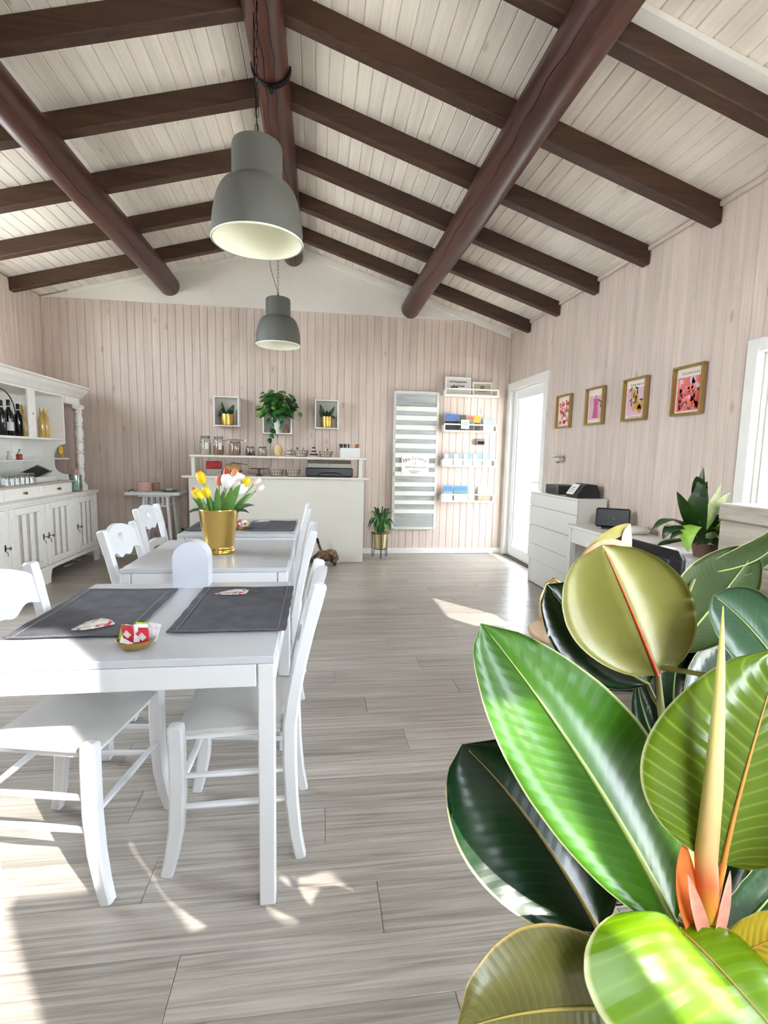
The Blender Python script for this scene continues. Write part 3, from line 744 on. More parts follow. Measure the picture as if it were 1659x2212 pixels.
for a in ((-.086, .405, .00, 'y', 1.25, 0, (-.02, 0), 'r'), (-.098, .318, -.03, 'y', 1.25, 0, (-.03, 0), 'r'), (-.056, .330, -.02, 'y', 1.1, 0, (0, 0), None), (.000, .390, .03, 'o', 1.05, -.1, (0, 0), None),
          (.054, .388, -.02, 'w', 1.3, .35, (0, 0), None), (.110, .352, -.01, 'w', 1.35, .40, (.03, 0), None), (.080, .424, .05, 'o', 1.1, 0, (0, 0), None), (.104, .402, .04, 'w', 1.1, .1, (0, 0), None),
          (.146, .385, .01, 'y', 1.05, 0, (.01, 0), None), (.202, .388, .03, 'p', .95, -.1, (.04, 0), None), (.222, .355, .00, 'p', .95, -.1, (.05, 0), None), (.03, .43, .08, 'r', .9, 0, (0, 0), None)):
    tulip(t, *a)
def blade(mb, p0, p1, p2, w, n=8, fold=.35, side=None, tw=0.0):
    """long leaf along a curved midrib"""
    P = bez(p0, p1, p2, n); V = []
    for i, p in enumerate(P):
        tg = (P[min(i + 1, n)] - P[max(i - 1, 0)]).normalized(); s_ = (Vector(side) if side else tg.cross(Vector((0, 1, 0)))).normalized()
        s_ = (s_ - tg * s_.dot(tg)).normalized(); s_ = Matrix.Rotation(tw * i / n, 3, tg) @ s_; nr = s_.cross(tg)
        u = i / n; ww = w * (math.sin(PI * min(1, u * .80 + .2)) ** .8 if u < .999 else .03)
        V += [p - s_ * ww + nr * (fold * ww), p, p + s_ * ww + nr * (fold * ww)]
    F = [(i * 3 + j, i * 3 + j + 1, (i + 1) * 3 + j + 1, (i + 1) * 3 + j) for i in range(n) for j in range(2)]
    k = len(V); V += [v + Vector((0, .0004, -.0008)) for v in V]; F += [tuple(k + q for q in f) for f in F]
    mb.add(V, F); return mb
rl = random.Random(11)
for x0, x1, z1, w in ((-.05, -.13, .30, .014), (-.04, -.07, .35, .016), (-.02, -.045, .31, .018), (0, .005, .36, .020), (.01, .03, .34, .020), (.03, .085, .36, .022), (.04, .13, .38, .024), (.05, .175, .33, .016), (-.03, -.09, .27, .012), (.0, .02, .29, .024), (.02, .06, .31, .018), (.05, .15, .27, .014), (-.06, -.11, .33, .012)):
    y_ = rl.uniform(-.06, .03); blade(MB(), (x0, y_ * .5, .14), ((x0 + x1) / 2 - (x1 - x0) * .2, y_, (z1 + .16) / 2 + .03), (x1, y_ * 1.3, z1), w, tw=rl.uniform(-.6, .6)).build('tulip_leaf', tleaf, t, 60)
dk = M('drooping_leaf_green', (60, 84, 58), .5)
for p1, p2, w in (((-.12, -.02, .26), (-.165, -.03, .205), .008), ((.13, .0, .27), (.19, .01, .258), .012), ((.13, -.04, .255), (.17, -.05, .222), .009)):
    blade(MB(), (p1[0] * .5, 0, .22), p1, p2, w).build('tulip_leaf', dk, t, 60)

# ================================================================ pendant lamps hung from the ridge
lamp_out = M('matt_grey_lamp_enamel', (98, 99, 93), 0.55, var=.02, scale=5); lamp_in = M('cream_lamp_lining', (250, 250, 232), 0.5)
blackm = M('black_metal', (28, 28, 28), 0.45, .6)
def make_lamp(label, x, y_, zr, hook, loop=.055):
    t = thing('pendant_lamp', label, 'lamp', (x, y_, zr), 0, 'grey pendant lamps under the ridge log')
    R = .235
    prof = [(R, 0.0)] + [(.135 + (R - .135) * math.cos(a) ** .85, .012 + .275 * math.sin(a)) for a in [PI / 2 * i / 12 for i in range(12)]] + [(.133, .290), (.130, .295), (.129, .462), (.124, .478), (.108, .486), (0.0, .487)]
    MB().lathe(prof, 56, ax='open').build('shade', lamp_out, t, 35)
    pin = [(max(0, r - .004), z - .004 if z > .01 else z + .0003) for r, z in prof]
    MB().lathe(pin[:-4] + [(0, .45)], 56, ax='open').build('shade_lining', lamp_in, t, 50)
    MB().lathe([(R, -.002), (R + .003, .0), (R + .003, .006), (R, .008), (R - .005, .006), (R - .005, 0)], 56, ax='open').build('rim', lamp_in, t, 50)
    bl_ = MB(); bl_.lathe([(0, .16), (.028, .18), (.036, .21), (.028, .25), (.016, .28), (.016, .34), (0, .34)], 20); bl_.build('bulb', M('frosted_bulb', (236, 236, 230), .3), t, 50)
    MB().lathe([(.0, .486), (.020, .486), (.020, .505), (.008, .535), (0, .535)], 16).build('cap', lamp_out, t, 40)
    z = .535; k = 0; cm = MB(); top = hook - zr
    while z < top - .02:
        pts = []; h_ = .046
        for i in range(13):
            a = 2 * PI * i / 12; px = .0085 * math.cos(a); pz = (h_ / 2 - .008) * (1 if math.sin(a) > 0 else -1) * (abs(math.sin(a)) > .01) + .0085 * math.sin(a)
            pts.append((px if k % 2 == 0 else 0, 0 if k % 2 == 0 else px, z + h_ / 2 + pz))
        cm.tube(pts, .0017, 5, cap=False); z += h_ - .006; k += 1
    cm.build('chain', blackm, t, 60)
    MB().tube(bez((.004, .0, .53), (-loop * .9, .02, .62 + (top - .6) * .3), (-loop, .01, .53 + (top - .5) * .55), 10) + bez((-loop, .01, .53 + (top - .5) * .55), (-loop * .9, 0, top - .1), (-.012, 0, top), 8)[1:], .0028, 6).build('cord', blackm, t, 60)
    bx = XA - .005 - x
    MB().tube([(bx - .02, 0, 3.66 - zr - .105), (bx - .02, 0, top + .01), (0, 0, top)], .004, 6).build('hook', blackm, t)
    return t
make_lamp('large grey pendant lamp hanging nearest the viewer', -.318, 2.850, 2.400, 3.50, .014)
make_lamp('grey pendant lamp hanging farther back before the white gable', -.420, 5.60, 2.435, 3.50, .085)
# ================================================================ old white dresser with hutch, on the left
dw = M('aged_white_paint', (248, 247, 241), 0.5, var=0.03, scale=14, bump=0.12); dsh = M('aged_white_paint_grooves', (196, 191, 178), 0.6, var=0.08, scale=20)
iron = M('tarnished_iron', (70, 62, 54), 0.45, .8); dark_gap = M('dresser_dark_joint', (120, 112, 100), .8)
t = thing('dresser', 'old white painted dresser with hutch, striped doors and turned column', 'dresser', (-2.86, 5.10, 0))
ox, oy = -2.86, 5.10
FX = -2.57 - ox; BX = -3.135 - ox
Y0, Y1 = 3.95 - oy, 6.24 - oy
body = MB(); body.box(BX, FX - .022, Y0 + .01, Y1 - .01, .16, .795); body.build('base_body', dw, t)
fr = MB()   # face frame: stiles between the doors and rails
for a, b in ((Y0, Y0 + .03), (4.495 - oy, 4.535 - oy), (5.085 - oy, 5.105 - oy), (5.640 - oy, 5.690 - oy), (Y1 - .035, Y1)): fr.box(FX - .022, FX, a, b, .165, .795, .003)
fr.box(FX - .022, FX - .001, Y0 + .03, Y1 - .035, .778, .796); fr.box(FX - .022, FX + .004, Y0, Y1, .13, .168, .004)
fr.build('face_frame', dw, t)
MB().box(BX, FX + .022, Y0 - .015, Y1 + .018, .796, .826, .008).build('base_top', dw, t)
# bracket feet with a curved inner edge
def foot(y, d):
    pts = [(0, 0), (.085, 0)] + [(.085 + .05 * (1 - math.cos(a)), .13 * math.sin(a) * .98) for a in [PI / 2 * i / 8 for i in range(1, 9)]] + [(.20, .13), (0, .13)]
    mb = MB(); mb.prism([(y + d * p[0], p[1]) for p in pts], 0, FX - .024, FX + .004); mb.prism([(y + d * p[0] * .4, p[1]) for p in pts], 0, BX, BX + .03)
    mb.build('foot', dw, t)
foot(Y1, -1); foot(Y0, 1); foot(5.055 - oy, 1); foot(5.055 - oy, -1)
def door(y0, y1, ns, key):
    d = MB(); z0, z1 = .176, .774; a, b = y0 + .006, y1 - .006
    for p, q in ((a, a + .07), (b - .055, b)): d.box(FX - .018, FX + .004, p, q, z0, z1, .004)
    d.box(FX - .018, FX + .004, a + .07, b - .055, z0, z0 + .06, .004); d.box(FX - .018, FX + .004, a + .07, b - .055, z1 - .062, z1, .004)
    do = d.build('door', dw, t)
    MB().box(FX - .018, FX - .010, a + .07, b - .055, z0 + .06, z1 - .062).build('door_panel', dsh, do)
    w = (b - .055 - a - .07) / (ns * 2 - 1) if ns else 0
    for i in range(ns):
        p = a + .07 + w * (2 * i) ; MB().box(FX - .010, FX + .001, p + .002, p + w * 1.12 - .002, z0 + .062, z1 - .064, .004).build('slat', dw, do)
    ky = a + .035 if key > 0 else b - .03
    kk = MB(); kk.tube([(FX + .004, ky, .462), (FX + .045, ky, .462)], .0035, 6); kk.tube([(FX + .045 + .0 * i, ky + .012 * math.cos(2 * PI * i / 10), .462 + .012 * math.sin(2 * PI * i / 10)) for i in range(11)], .003, 6, cap=False)
    kk.box(FX + .004, FX + .007, ky - .010, ky + .010, .435, .490, .002); kk.tube([(FX + .004, ky + .0, .430), (FX + .020, ky, .430), (FX + .024, ky, .395)], .0025, 6); kk.build('key', iron, do, 40)
    orn = MB()
    for i in range(7):
        zz = z1 - .09 - i * .018; orn.ball((FX + .005, (b - .020 if key > 0 else a + .022) + .008 * math.sin(i * 2), zz), (.004, .011 - .0008 * i, .010), 8, 5)
    orn.build('carved_ornament', dw, do, 60)
door(5.69 - oy, Y1 - .035, 4, 1); door(5.105 - oy, 5.64 - oy, 4, 1); door(4.535 - oy, 5.085 - oy, 4, -1); door(Y0 + .03, 4.495 - oy, 4, -1)
# drawer row standing on the base
DX = -2.65 - ox
MB().box(BX, DX - .014, 4.05 - oy, 5.845 - oy, .826, .940).build('drawer_case', dw, t)
MB().box(BX, DX + .016, 4.04 - oy, 5.858 - oy, .940, .957, .005).build('drawer_row_top', M('worn_brown_edge', (196, 188, 174), .5, var=.12, scale=10), t)
for a, b in ((5.222, 5.838), (4.640, 5.214), (4.06, 4.632)):
    d = MB().box(DX - .014, DX, a - oy, b - oy, .832, .936, .004).build('drawer', dw, t)
    ky = (a + b) / 2 - oy
    MB().lathe([(.0, 0), (.010, 0), (.007, .010), (.012, .016), (.015, .024), (.010, .032), (0, .033)], 14, T=Matrix.Translation((DX, ky, .886)) @ Matrix.Rotation(PI / 2, 4, 'Y')).build('knob', M('bronze_knob', (120, 112, 98), .3, .7), d, 50)
# hutch
HX = -2.70 - ox
MB().box(BX, BX + .012, 4.05 - oy, 5.85 - oy, .957, 1.86).build('hutch_back', dw, t)
MB().box(BX + .012, HX, 4.06 - oy, 5.848 - oy, 1.380, 1.402, .004).build('hutch_shelf', dw, t)
def hutch_side(ya, yb, name):
    pts = [(HX, 1.90), (HX, 1.352)] + [(HX - .02 - .10 * math.sin(a), 1.34 - .16 * (1 - math.cos(a))) for a in [PI / 2 * i / 8 for i in range(9)]]
    pts += [(HX - .12, 1.12)] + [(HX - .12 + .13 * (1 - math.cos(a)), 1.12 - .10 * math.sin(a)) for a in [PI / 2 * i / 8 for i in range(1, 9)]] + [(HX + .02, .958), (BX + .012, .958), (BX + .012, 1.90)]
    MB().prism(pts, 1, ya, yb).build(name, dw, t)
hutch_side(5.828 - oy, 5.850 - oy, 'hutch_side'); hutch_side(4.06 - oy, 4.082 - oy, 'hutch_side')
for y in (5.25, 4.62): MB().box(HX - .025, HX - .002, y - .058 - oy, y + .058 - oy, 1.402, 1.86, .004).build('divider_post', dw, t)
MB().box(HX - .0015, HX + .001, 5.253 - oy, 5.259 - oy, 1.612, 1.636).build('keyhole', iron, t)
MB().box(BX + .012, HX - .004, 4.09 - oy, 5.82 - oy, 1.855, 1.875).build('hutch_top', dw, t)
MB().box(BX + .012, -2.93 - ox, 4.30 - oy, 5.79 - oy, 1.160, 1.176, .003).build('narrow_ledge', dw, t)
MB().box(HX - .125, HX + .02, 5.755 - oy, 5.865 - oy, 1.182, 1.196, .003).build('side_bracket', dw, t)
# frieze and cornice, carried by the turned column at the far end
MB().box(BX, HX + .002, 4.05 - oy, 6.19 - oy, 1.845, 1.905, .003).build('frieze', dw, t)
cor = MB(); prof = [(HX + .002, 1.86), (HX + .02, 1.872), (HX + .045, 1.90), (HX + .075, 1.93), (HX + .095, 1.962), (HX + .118, 1.970), (HX + .118, 1.985), (BX, 1.985), (BX, 1.905), (HX + .002, 1.905)]
cor.prism(prof, 1, 4.02 - oy, 6.25 - oy); cor.build('cornice', dw, t)
bl_ = MB(); bl_.box(HX + .003, HX + .014, 5.86 - oy, 6.185 - oy, 1.79, 1.858, .003)
bl_.box(BX, HX + .003, 5.86 - oy, 6.185 - oy, 1.785, 1.846); 
for i in range(11): bl_.box(HX + .014, HX + .018, 5.872 - oy + i * .028, 5.886 - oy + i * .028, 1.80, 1.85, .002)
bl_.build('fluted_frieze_block', dw, t)
cx_, cy_ = -2.665 - ox, 6.10 - oy
col = MB(); col.box(cx_ - .045, cx_ + .045, cy_ - .045, cy_ + .045, .826, .895, .004); col.box(cx_ - .045, cx_ + .045, cy_ - .045, cy_ + .045, 1.745, 1.785, .004)
pr = [(.034, .895), (.040, .905), (.040, .915), (.030, .925), (.026, .94), (.032, .97), (.036, 1.00), (.030, 1.05), (.024, 1.08), (.034, 1.09), (.034, 1.10), (.028, 1.11), (.036, 1.15), (.040, 1.18), (.034, 1.22), (.030, 1.245), (.042, 1.255), (.042, 1.266), (.030, 1.276),
      (.036, 1.30), (.040, 1.335), (.034, 1.37), (.042, 1.382), (.042, 1.393), (.030, 1.402), (.038, 1.43), (.044, 1.465), (.036, 1.51), (.026, 1.545), (.036, 1.553), (.036, 1.566), (.028, 1.576), (.038, 1.605), (.042, 1.635), (.036, 1.66), (.030, 1.69), (.040, 1.70), (.034, 1.715), (.030, 1.727), (.044, 1.738), (.044, 1.745)]
col.lathe([(r, z) for r, z in pr], 24, (cx_, cy_, 0)); col.build('turned_column', dw, t, 40)

# ---- things on the dresser
bot_d = M('dark_wine_glass', (14, 14, 22), 0.08, coat=.5); foil = M('black_foil', (18, 18, 20), .35); lab = M('bottle_label', (214, 214, 212), .7)
amber = M('amber_oil_glass', (200, 164, 88), 0.10, coat=.6, var=.12, scale=12); capm = M('gold_cap', (200, 166, 90), .3, .6)
def bottle(label, x, y, z, kind, group, h=.31, neck=0):
    t = thing('bottle', label, 'bottle', (x, y, z), 0, group); k = h / .31
    if kind == 'wine':
        MB().lathe([(0, 0), (.034, 0), (.037, .004), (.037, .185 * k), (.033, .205 * k), (.016, .232 * k), (.0135, .245 * k), (.0135, .255 * k)], 20).build('glass_body', bot_d, t, 40)
        MB().lathe([(.0140, .250 * k), (.0150, .252 * k), (.0150, .306 * k), (.012, h), (0, h)], 16).build('foil_cap', foil, t, 40)
        MB().lathe([(.0154, .248 * k), (.0154, .258 * k)], 16, ax='open').build('neck_band', lab, t, 40)
        if neck: MB().lathe([(.0373, .05), (.0373, .13)], 20, ax='open').build('paper_label', lab, t, 40)
    else:
        MB().lathe([(0, 0), (.026, 0), (.028, .004), (.028, .20 * k), (.024, .215 * k), (.012, .235 * k), (.0125, .245 * k)], 18).build('glass_body', amber, t, 40)
        MB().lathe([(.0120, .243 * k), (.0135, .245 * k), (.0135, h), (0, h)], 14).build('screw_cap', capm, t, 40)
    return t
g1 = 'dark wine bottles on the dresser shelf'; g2 = 'amber bottles on the dresser shelf'
bottle('dark wine bottle nearest the dresser post', -2.84, 5.265, 1.4025, 'wine', g1, .31)
bottle('dark wine bottle with a pale label, second from the dresser post', -2.85, 5.135, 1.4025, 'wine', g1, .335, 1)
bottle('dark wine bottle at the very edge of the picture on the dresser', -2.85, 5.025, 1.4025, 'wine', g1, .32)
bottle('dark wine bottle half hidden behind the others on the dresser', -2.95, 5.10, 1.4025, 'wine', g1, .32)
bottle('amber bottle beside the dark wine bottles', -2.87, 5.347, 1.4025, 'oil', g2)
bottle('amber bottle behind the dresser post', -2.88, 5.425, 1.4025, 'oil', g2)
bottle('amber bottle just past the dresser post', -2.85, 5.690, 1.4025, 'oil', g2)
bottle('amber bottle in the second row past the post', -2.96, 5.74, 1.4025, 'oil', g2)
bottle('amber bottle at the end of the shelf nearest the column', -2.86, 5.795, 1.4025, 'oil', g2)
t = thing('bottle_carrier', 'dark wire arch handle over the wine bottles on the dresser', 'carrier', (-2.925, 5.155, 1.4030))
MB().tube([(0, .23 * math.cos(a), .19 + .245 * math.sin(a)) for a in [PI * i / 24 for i in range(25)]], .005, 8).build('handle', iron, t, 40)
MB().tube([(0, -.23, .19), (0, -.23, .006)], .005, 8).build('side', iron, t, 40); MB().tube([(0, .23, .19), (-.04, .20, .10), (-.085, .17, .006)], .005, 8).build('side', iron, t, 40)
# tumblers upside down
tumb = glass_mat('thin_tumbler_glass', (.93, .96, .95), .30)
k = 0; first = None
for rix, x in enumerate((-2.73, -2.83)):
    for j in range(6):
        y = 4.80 + j * .080 + .04 * rix
        lb = 'clear upside down tumbler, %s from the tray in the %s row' % (('sixth', 'fifth', 'fourth', 'third', 'second', 'first')[j], ('front', 'back')[rix])
        if first is None:
            first = thing('tumbler', lb, 'glass', (x, y, .958), 0, 'clear tumblers upside down on the dresser')
            MB().lathe([(.035, 0), (.033, .05), (.030, .092), (.026, .098), (0, .099)], 20, ax='open').build('glass_wall', tumb, first, 40)
            MB().lathe([(.0355, .0), (.0355, .003), (.034, .003), (.034, 0)], 20, ax='open').build('lip', M('glass_edge_tint', (206, 214, 210), .1), first)
            MB().lathe([(.0, .093), (.027, .093), (.0285, .096), (.026, .0995), (0, .1)], 20).build('glass_foot', M('glass_foot_tint', (150, 160, 152), .1), first)
        else: dup(first, lb, (x, y, .958))
t = thing('tray', 'white tray holding a dark tablet on the dresser', 'tray', (-2.80, 5.49, .9575))
tr = MB(); tr.box(-.11, .08, -.19, .19, 0, .010, .003)
for a in ((-.11, .08, -.19, -.180), (-.11, .08, .180, .19), (-.11, -.10, -.18, .18), (.07, .08, -.18, .18)): tr.box(*a, .010, .055, .003)
tr.build('tray_body', M('white_tray', (228, 226, 216), .4), t)
T = Matrix.Translation((-.012, -.03, .098)) @ Matrix.Rotation(.42, 4, 'Y') @ Matrix.Rotation(.30, 4, 'X')
tb = MB().box(-.075, .085, -.14, .14, -.008, .008, .006, T=T).build('tablet', M('grey_tablet_case', (128, 134, 134), .4), t)
MB().box(-.062, .072, -.11, .11, .008, .0095, T=T).build('screen', M('dark_screen', (14, 15, 16), .12), tb)
t = thing('glass_jar', 'pale teal glass jar with pink items, beside the turned column', 'jar', (-2.67, 5.955, .8265))
MB().lathe([(.0, 0), (.062, 0), (.066, .006), (.068, .17), (.066, .185), (.063, .185), (.065, .17), (.063, .008), (0, .006)], 24).build('jar_body', glass_mat('teal_jar_glass', (.82, .93, .89), .3), t, 40)
MB().lathe([(0, .01), (.055, .01), (.058, .06), (.056, .15), (0, .155)], 18).build('contents', M('teal_contents', (196, 214, 202), .6, var=.15, scale=25), t, 40)
for a, b in ((-.03, .02), (.02, -.02), (.01, .035)): MB().tube([(a * .6, b * .6, .10), (a * 1.2, b * 1.2, .25)], [.010, .016], 8).build('pink_stick', M('dusty_pink', (190, 158, 152), .6), t, 40)
t = thing('flower_pot', 'tiny pot with a yellow flower on the dresser bracket', 'flower', (-2.725, 5.815, 1.1965))
MB().lathe([(0, 0), (.016, 0), (.022, .04), (.018, .042), (0, .040)], 14).build('pot', M('terracotta_light', (186, 140, 96), .7), t, 40)
MB().tube([(0, 0, .03), (.004, -.03, .075)], .003, 6).build('stem', stem_m, t)
fl_ = MB()
for i in range(12):
    a = 2 * PI * i / 12; fl_.ball((.012, -.045 + .028 * math.cos(a), .085 + .028 * math.sin(a)), (.006, .015, .015), 8, 5)
fl_.build('petals', M('yellow_petal', (230, 200, 24), .5), t, 60)
MB().ball((.018, -.045, .085), (.008, .016, .016), 10, 6).build('flower_centre', M('orange_yellow', (236, 170, 10), .6), t, 60)
t = thing('preserve_jar', 'small red jar with a spoon on the narrow dresser ledge', 'jar', (-2.98, 5.50, 1.1765))
MB().lathe([(0, 0), (.026, 0), (.028, .004), (.028, .050), (.024, .056), (0, .056)], 18).build('jar_body', M('red_preserve', (150, 42, 34), .25), t, 40)
MB().tube([(.02, -.07, .055), (.0, .0, .085), (.0, .012, .10)], [.004, .004, .009], 8).build('spoon', M('dull_steel', (130, 130, 126), .35, .8), t, 40)
t = thing('figurine', 'little grey figurine on the narrow dresser ledge', 'figurine', (-2.98, 5.33, 1.1765))
MB().lathe([(0, 0), (.018, 0), (.022, .02), (.015, .045), (.010, .06), (.014, .072), (.010, .085), (0, .09)], 14).build('figure', M('pale_grey_ceramic', (186, 186, 180), .5), t, 40)
t = thing('cable', 'white cable lying on the floor under the dresser', 'cable', (-2.80, 6.05, 0.0))
MB().tube([(.04, -.25, .006), (.06, -.1, .006), (.02, .02, .03), (.07, .08, .006), (.03, .13, .02)], .005, 6).build('wire', M('white_cable', (220, 218, 214), .5), t, 40)

# ================================================================ side table in the corner with flowers below
t = thing('side_table', 'white side table with slatted ends in the corner by the dresser', 'table', (-1.85, 6.08, 0))
MB().box(-.295, .295, -.17, .20, .790, .826, .004).build('tabletop', white, t)
MB().box(-.16, .19, -.14, .17, .772, .790, .003).build('subtop', white, t)
for sx in (-1, 1):
    for sy in (-1, 1): sweep(MB(), [(.02 + sx * .125, sy * .12 + .015, .772), (.02 + sx * .185, sy * .15 + .015, 0)], .030, .030).build('leg', white, t)
for sy in (-1, 1):
    MB().box(-.118, .158, sy * .128 + .005, sy * .128 + .022, .655, .675, .003).build('rail', white, t)
    for i in range(4): MB().box(-.085 + i * .058, -.068 + i * .058, sy * .126 + .007, sy * .126 + .019, .675, .772, .002).build('slat', white, t)
t = thing('pink_pot', 'dusty pink pot standing on the corner side table', 'pot', (-1.985, 6.06, .8265))
MB().lathe([(0, 0), (.066, 0), (.070, .005), (.074, .10), (.072, .108), (.068, .106), (.066, .01), (0, .01)], 26).build('pot_body', M('pink_glaze', (208, 170, 160), .45), t, 40)
t = thing('tin', 'small brown tin behind the pink pot on the corner side table', 'tin', (-1.88, 6.17, .8265))
MB().lathe([(0, 0), (.042, 0), (.044, .004), (.044, .085), (.046, .087), (.046, .095), (0, .097)], 20).build('tin_body', M('brown_paper', (164, 138, 118), .6), t, 40)
t = thing('plate_stack', 'grey plates stacked on the corner side table', 'plates', (-1.70, 6.05, .8265))
for i in range(2): MB().lathe([(0, .0), (.05, .0), (.10, .012), (.102, .015), (.05, .006), (0, .006)], 28, (0, 0, i * .006)).build('plate', M('grey_plate', (128, 128, 120), .4), t, 40)
MB().lathe([(0, .012), (.03, .012), (.04, .03), (.036, .032), (0, .02)], 18).build('cup', M('paper_white', (236, 234, 230), .9), t, 40)
t = thing('key_string', 'twine and tag hanging off the side table edge', 'twine', (-2.10, 5.96, .8265))
MB().tube([(-.02, .0, .004), (.01, -.01, .02), (.03, .0, .03), (.04, .02, .004)], .005, 6).build('twine', M('dark_twine', (86, 76, 66), .8), t, 40)
# ================================================================ counter
cw = M('counter_cream_panel', (222, 219, 208), 0.45, var=0.02, scale=4); ctop = M('counter_cream_edge', (232, 226, 214), 0.4)
t = thing('counter', 'cream white serving counter with a raised shelf', 'counter', (-.45, 5.915, 0))
MB().box(-1.0, .998, 0, .016, .004, 1.000, .002).build('front_panel', cw, t)
for x in (-1.0, .982): MB().box(x, x + .016, .016, .40, .004, 1.0).build('side_panel', cw, t)
MB().box(-.984, .982, .016, .034, .05, .07).build('cross_rail', cw, t)
MB().box(-1.068, 1.055, -.040, .43, 1.000, 1.022, .004).build('worktop', ctop, t)
for x in (-.955, .962): MB().box(x - .020, x + .020, .03, .27, 1.022, 1.236, .003).build('shelf_post', cw, t)
MB().box(-.985, 1.020, -.010, .27, 1.236, 1.258, .004).build('raised_shelf', ctop, t)

cg = glass_mat('storage_jar_glass', (.93, .94, .92), .25); lidm = M('grey_jar_lid', (120, 122, 118), .35, .5); SZ = 1.2585
def jar(label, x, y, r, h, fill, fcol, tall=True, tagc=None):
    t = thing('storage_jar', label, 'jar', (x, y, SZ), 0, 'glass storage jars on the counter shelf')
    MB().lathe([(0, 0), (r * .95, 0), (r, .006), (r, h * .72), (r * .93, h * .82), (r * .74, h * .88), (r * .74, h * .93)], 22, ax='open').build('jar_glass', cg, t, 40)
    MB().lathe([(0, .004), (r * .93, .004), (r * .95, .01), (r * .95, h * fill), (0, h * fill + .003)], 20).build('contents', M('fill_%d_%d_%d' % fcol, fcol, .8, var=.35, scale=90, bump=.6), t, 40)
    MB().lathe([(r * .80, h * .90), (r * .84, h * .91), (r * .84, h * .985), (r * .78, h), (0, h)], 22).build('lid', lidm, t, 40)
    MB().tube([(r * .80 * math.cos(a), r * .80 * math.sin(a), h * .90) for a in [2 * PI * i / 20 for i in range(21)]], .003, 6, cap=False).build('wire_clip', M('dull_steel', (130, 130, 126), .35, .8), t, 40)
    if tagc: MB().add([(r * math.sin(a) * 1.012, -r * math.cos(a) * 1.012, z) for z in (h * .30, h * .66) for a in (.15, .35, .55, .75)], [(i, i + 1, i + 5, i + 4) for i in range(3)]).build('paper_label', M('paper_white', (236, 234, 230), .9), t)
    return t
jar('tall glass jar of pale grains, first on the counter shelf', -1.272, 5.985, .062, .215, .62, (206, 198, 176), tagc=1)
jar('tall glass jar of brown cereal with a paper label', -1.125, 5.985, .061, .212, .50, (150, 116, 86), tagc=1)
jar('glass jar of brown sticks with a ladle across its lid', -.945, 5.985, .068, .165, .72, (158, 122, 96))
t = thing('ladle', 'steel ladle laid across the jar lid on the counter shelf', 'ladle', (-.945, 5.985, SZ + .166))
MB().tube([(-.10, -.02, .010), (.0, 0, .014), (.11, .01, .008)], .005, 8).build('shaft', M('bright_steel', (206, 206, 202), .22, .9), t, 40)
MB().ball((-.105, -.02, .010), (.030, .022, .012), 12, 8).build('scoop', MATS['bright_steel'], t, 60); MB().ball((.115, .01, .008), (.012, .012, .012), 10, 6).build('knob', M('paper_white', (236, 234, 230), .9), t, 60)
jar('small squat jar of dark coffee beans', -.772, 5.985, .053, .108, .55, (70, 56, 46))
jar('small squat jar of mixed nuts', -.630, 5.985, .051, .108, .62, (160, 138, 96))
t = thing('ceramic_egg', 'yellow cream decorated egg on the counter shelf', 'egg', (-.452, 5.985, SZ))
MB().lathe([(0, 0), (.026, .001), (.042, .022), (.050, .055), (.046, .090), (.034, .122), (.018, .144), (0, .152)], 24).build('egg_shell', M('mottled_egg_yellow', (214, 190, 132), .5, var=.2, scale=40), t, 60)
def stack(label, x, rs, mats_, h):
    t = thing('cup_tower', label, 'ornament', (x, 5.985, SZ), 0, None); z = 0
    for i, r in enumerate(rs):
        MB().lathe([(0, 0), (r * .8, 0), (r, h * .4), (r * .95, h * .85), (r * .6, h), (0, h)], 18, (0, 0, z)).build('tier', mats_[i % len(mats_)], t, 40); z += h
    return t
wd, dkb = M('off_white_glaze', (218, 212, 200), .4), M('dark_brown_glaze', (66, 48, 40), .4)
stack('little white and grey stacked ornament on the counter shelf', -.322, (.052, .050, .034, .030, .020), (wd, M('grey_glaze', (140, 136, 128), .4)), .019)
stack('little brown and white striped tower on the counter shelf', -.042, (.052, .050, .036, .030, .024, .020), (wd, dkb), .0195)
lin_m = M('basket_linen', (206, 194, 178), .9, var=.1, scale=60, bump=.4); wire = M('basket_brown_wire', (110, 90, 74), .6)
def basket(label, x, y, z, r, h, cat='basket', full=1, group='linen lined baskets on the counter'):
    t = thing('bread_basket', label, cat, (x, y, z), 0, group)
    MB().lathe([(0, .002), (r * .70, .002), (r * .95, h * .9), (r * 1.05, h), (r * 1.02, h * 1.02), (r * .90, h * .92), (r * .62, h * .3), (0, h * .3)], 24).build('lining', lin_m, t, 50)
    w = MB()
    for i in range(14):
        a = 2 * PI * i / 14; w.tube([(r * .72 * math.cos(a), r * .72 * math.sin(a), 0.003), (r * 1.00 * math.cos(a), r * 1.00 * math.sin(a), h * .86)], .0028, 5)
    for q, zz in ((.73, .004), (.88, h * .45), (1.0, h * .84)): w.tube([(r * q * math.cos(2 * PI * i / 24), r * q * math.sin(2 * PI * i / 24), zz) for i in range(25)], .0028, 5, cap=False)
    w.build('wire_cage', wire, t, 50)
    rnd = random.Random(int(x * 1000))
    for i in range(full):
        a = rnd.uniform(0, 6.28); q = rnd.uniform(0, r * .5)
        MB().tube([(q * math.cos(a), q * math.sin(a), h * .35), (q * 1.4 * math.cos(a + .3), q * 1.4 * math.sin(a + .3), h * 1.25 + rnd.uniform(0, .03))], [.008, .010], 8).build('wrapped_stick', (M('brown_paper', (164, 138, 118), .6), wd, dkb)[i % 3], t, 40)
basket('linen lined wire basket, beside the stacked ornament', -.188, 5.985, SZ, .084, .080, full=5)
basket('linen lined wire basket, beside the cutlery box', .100, 5.985, SZ, .080, .075, full=3)
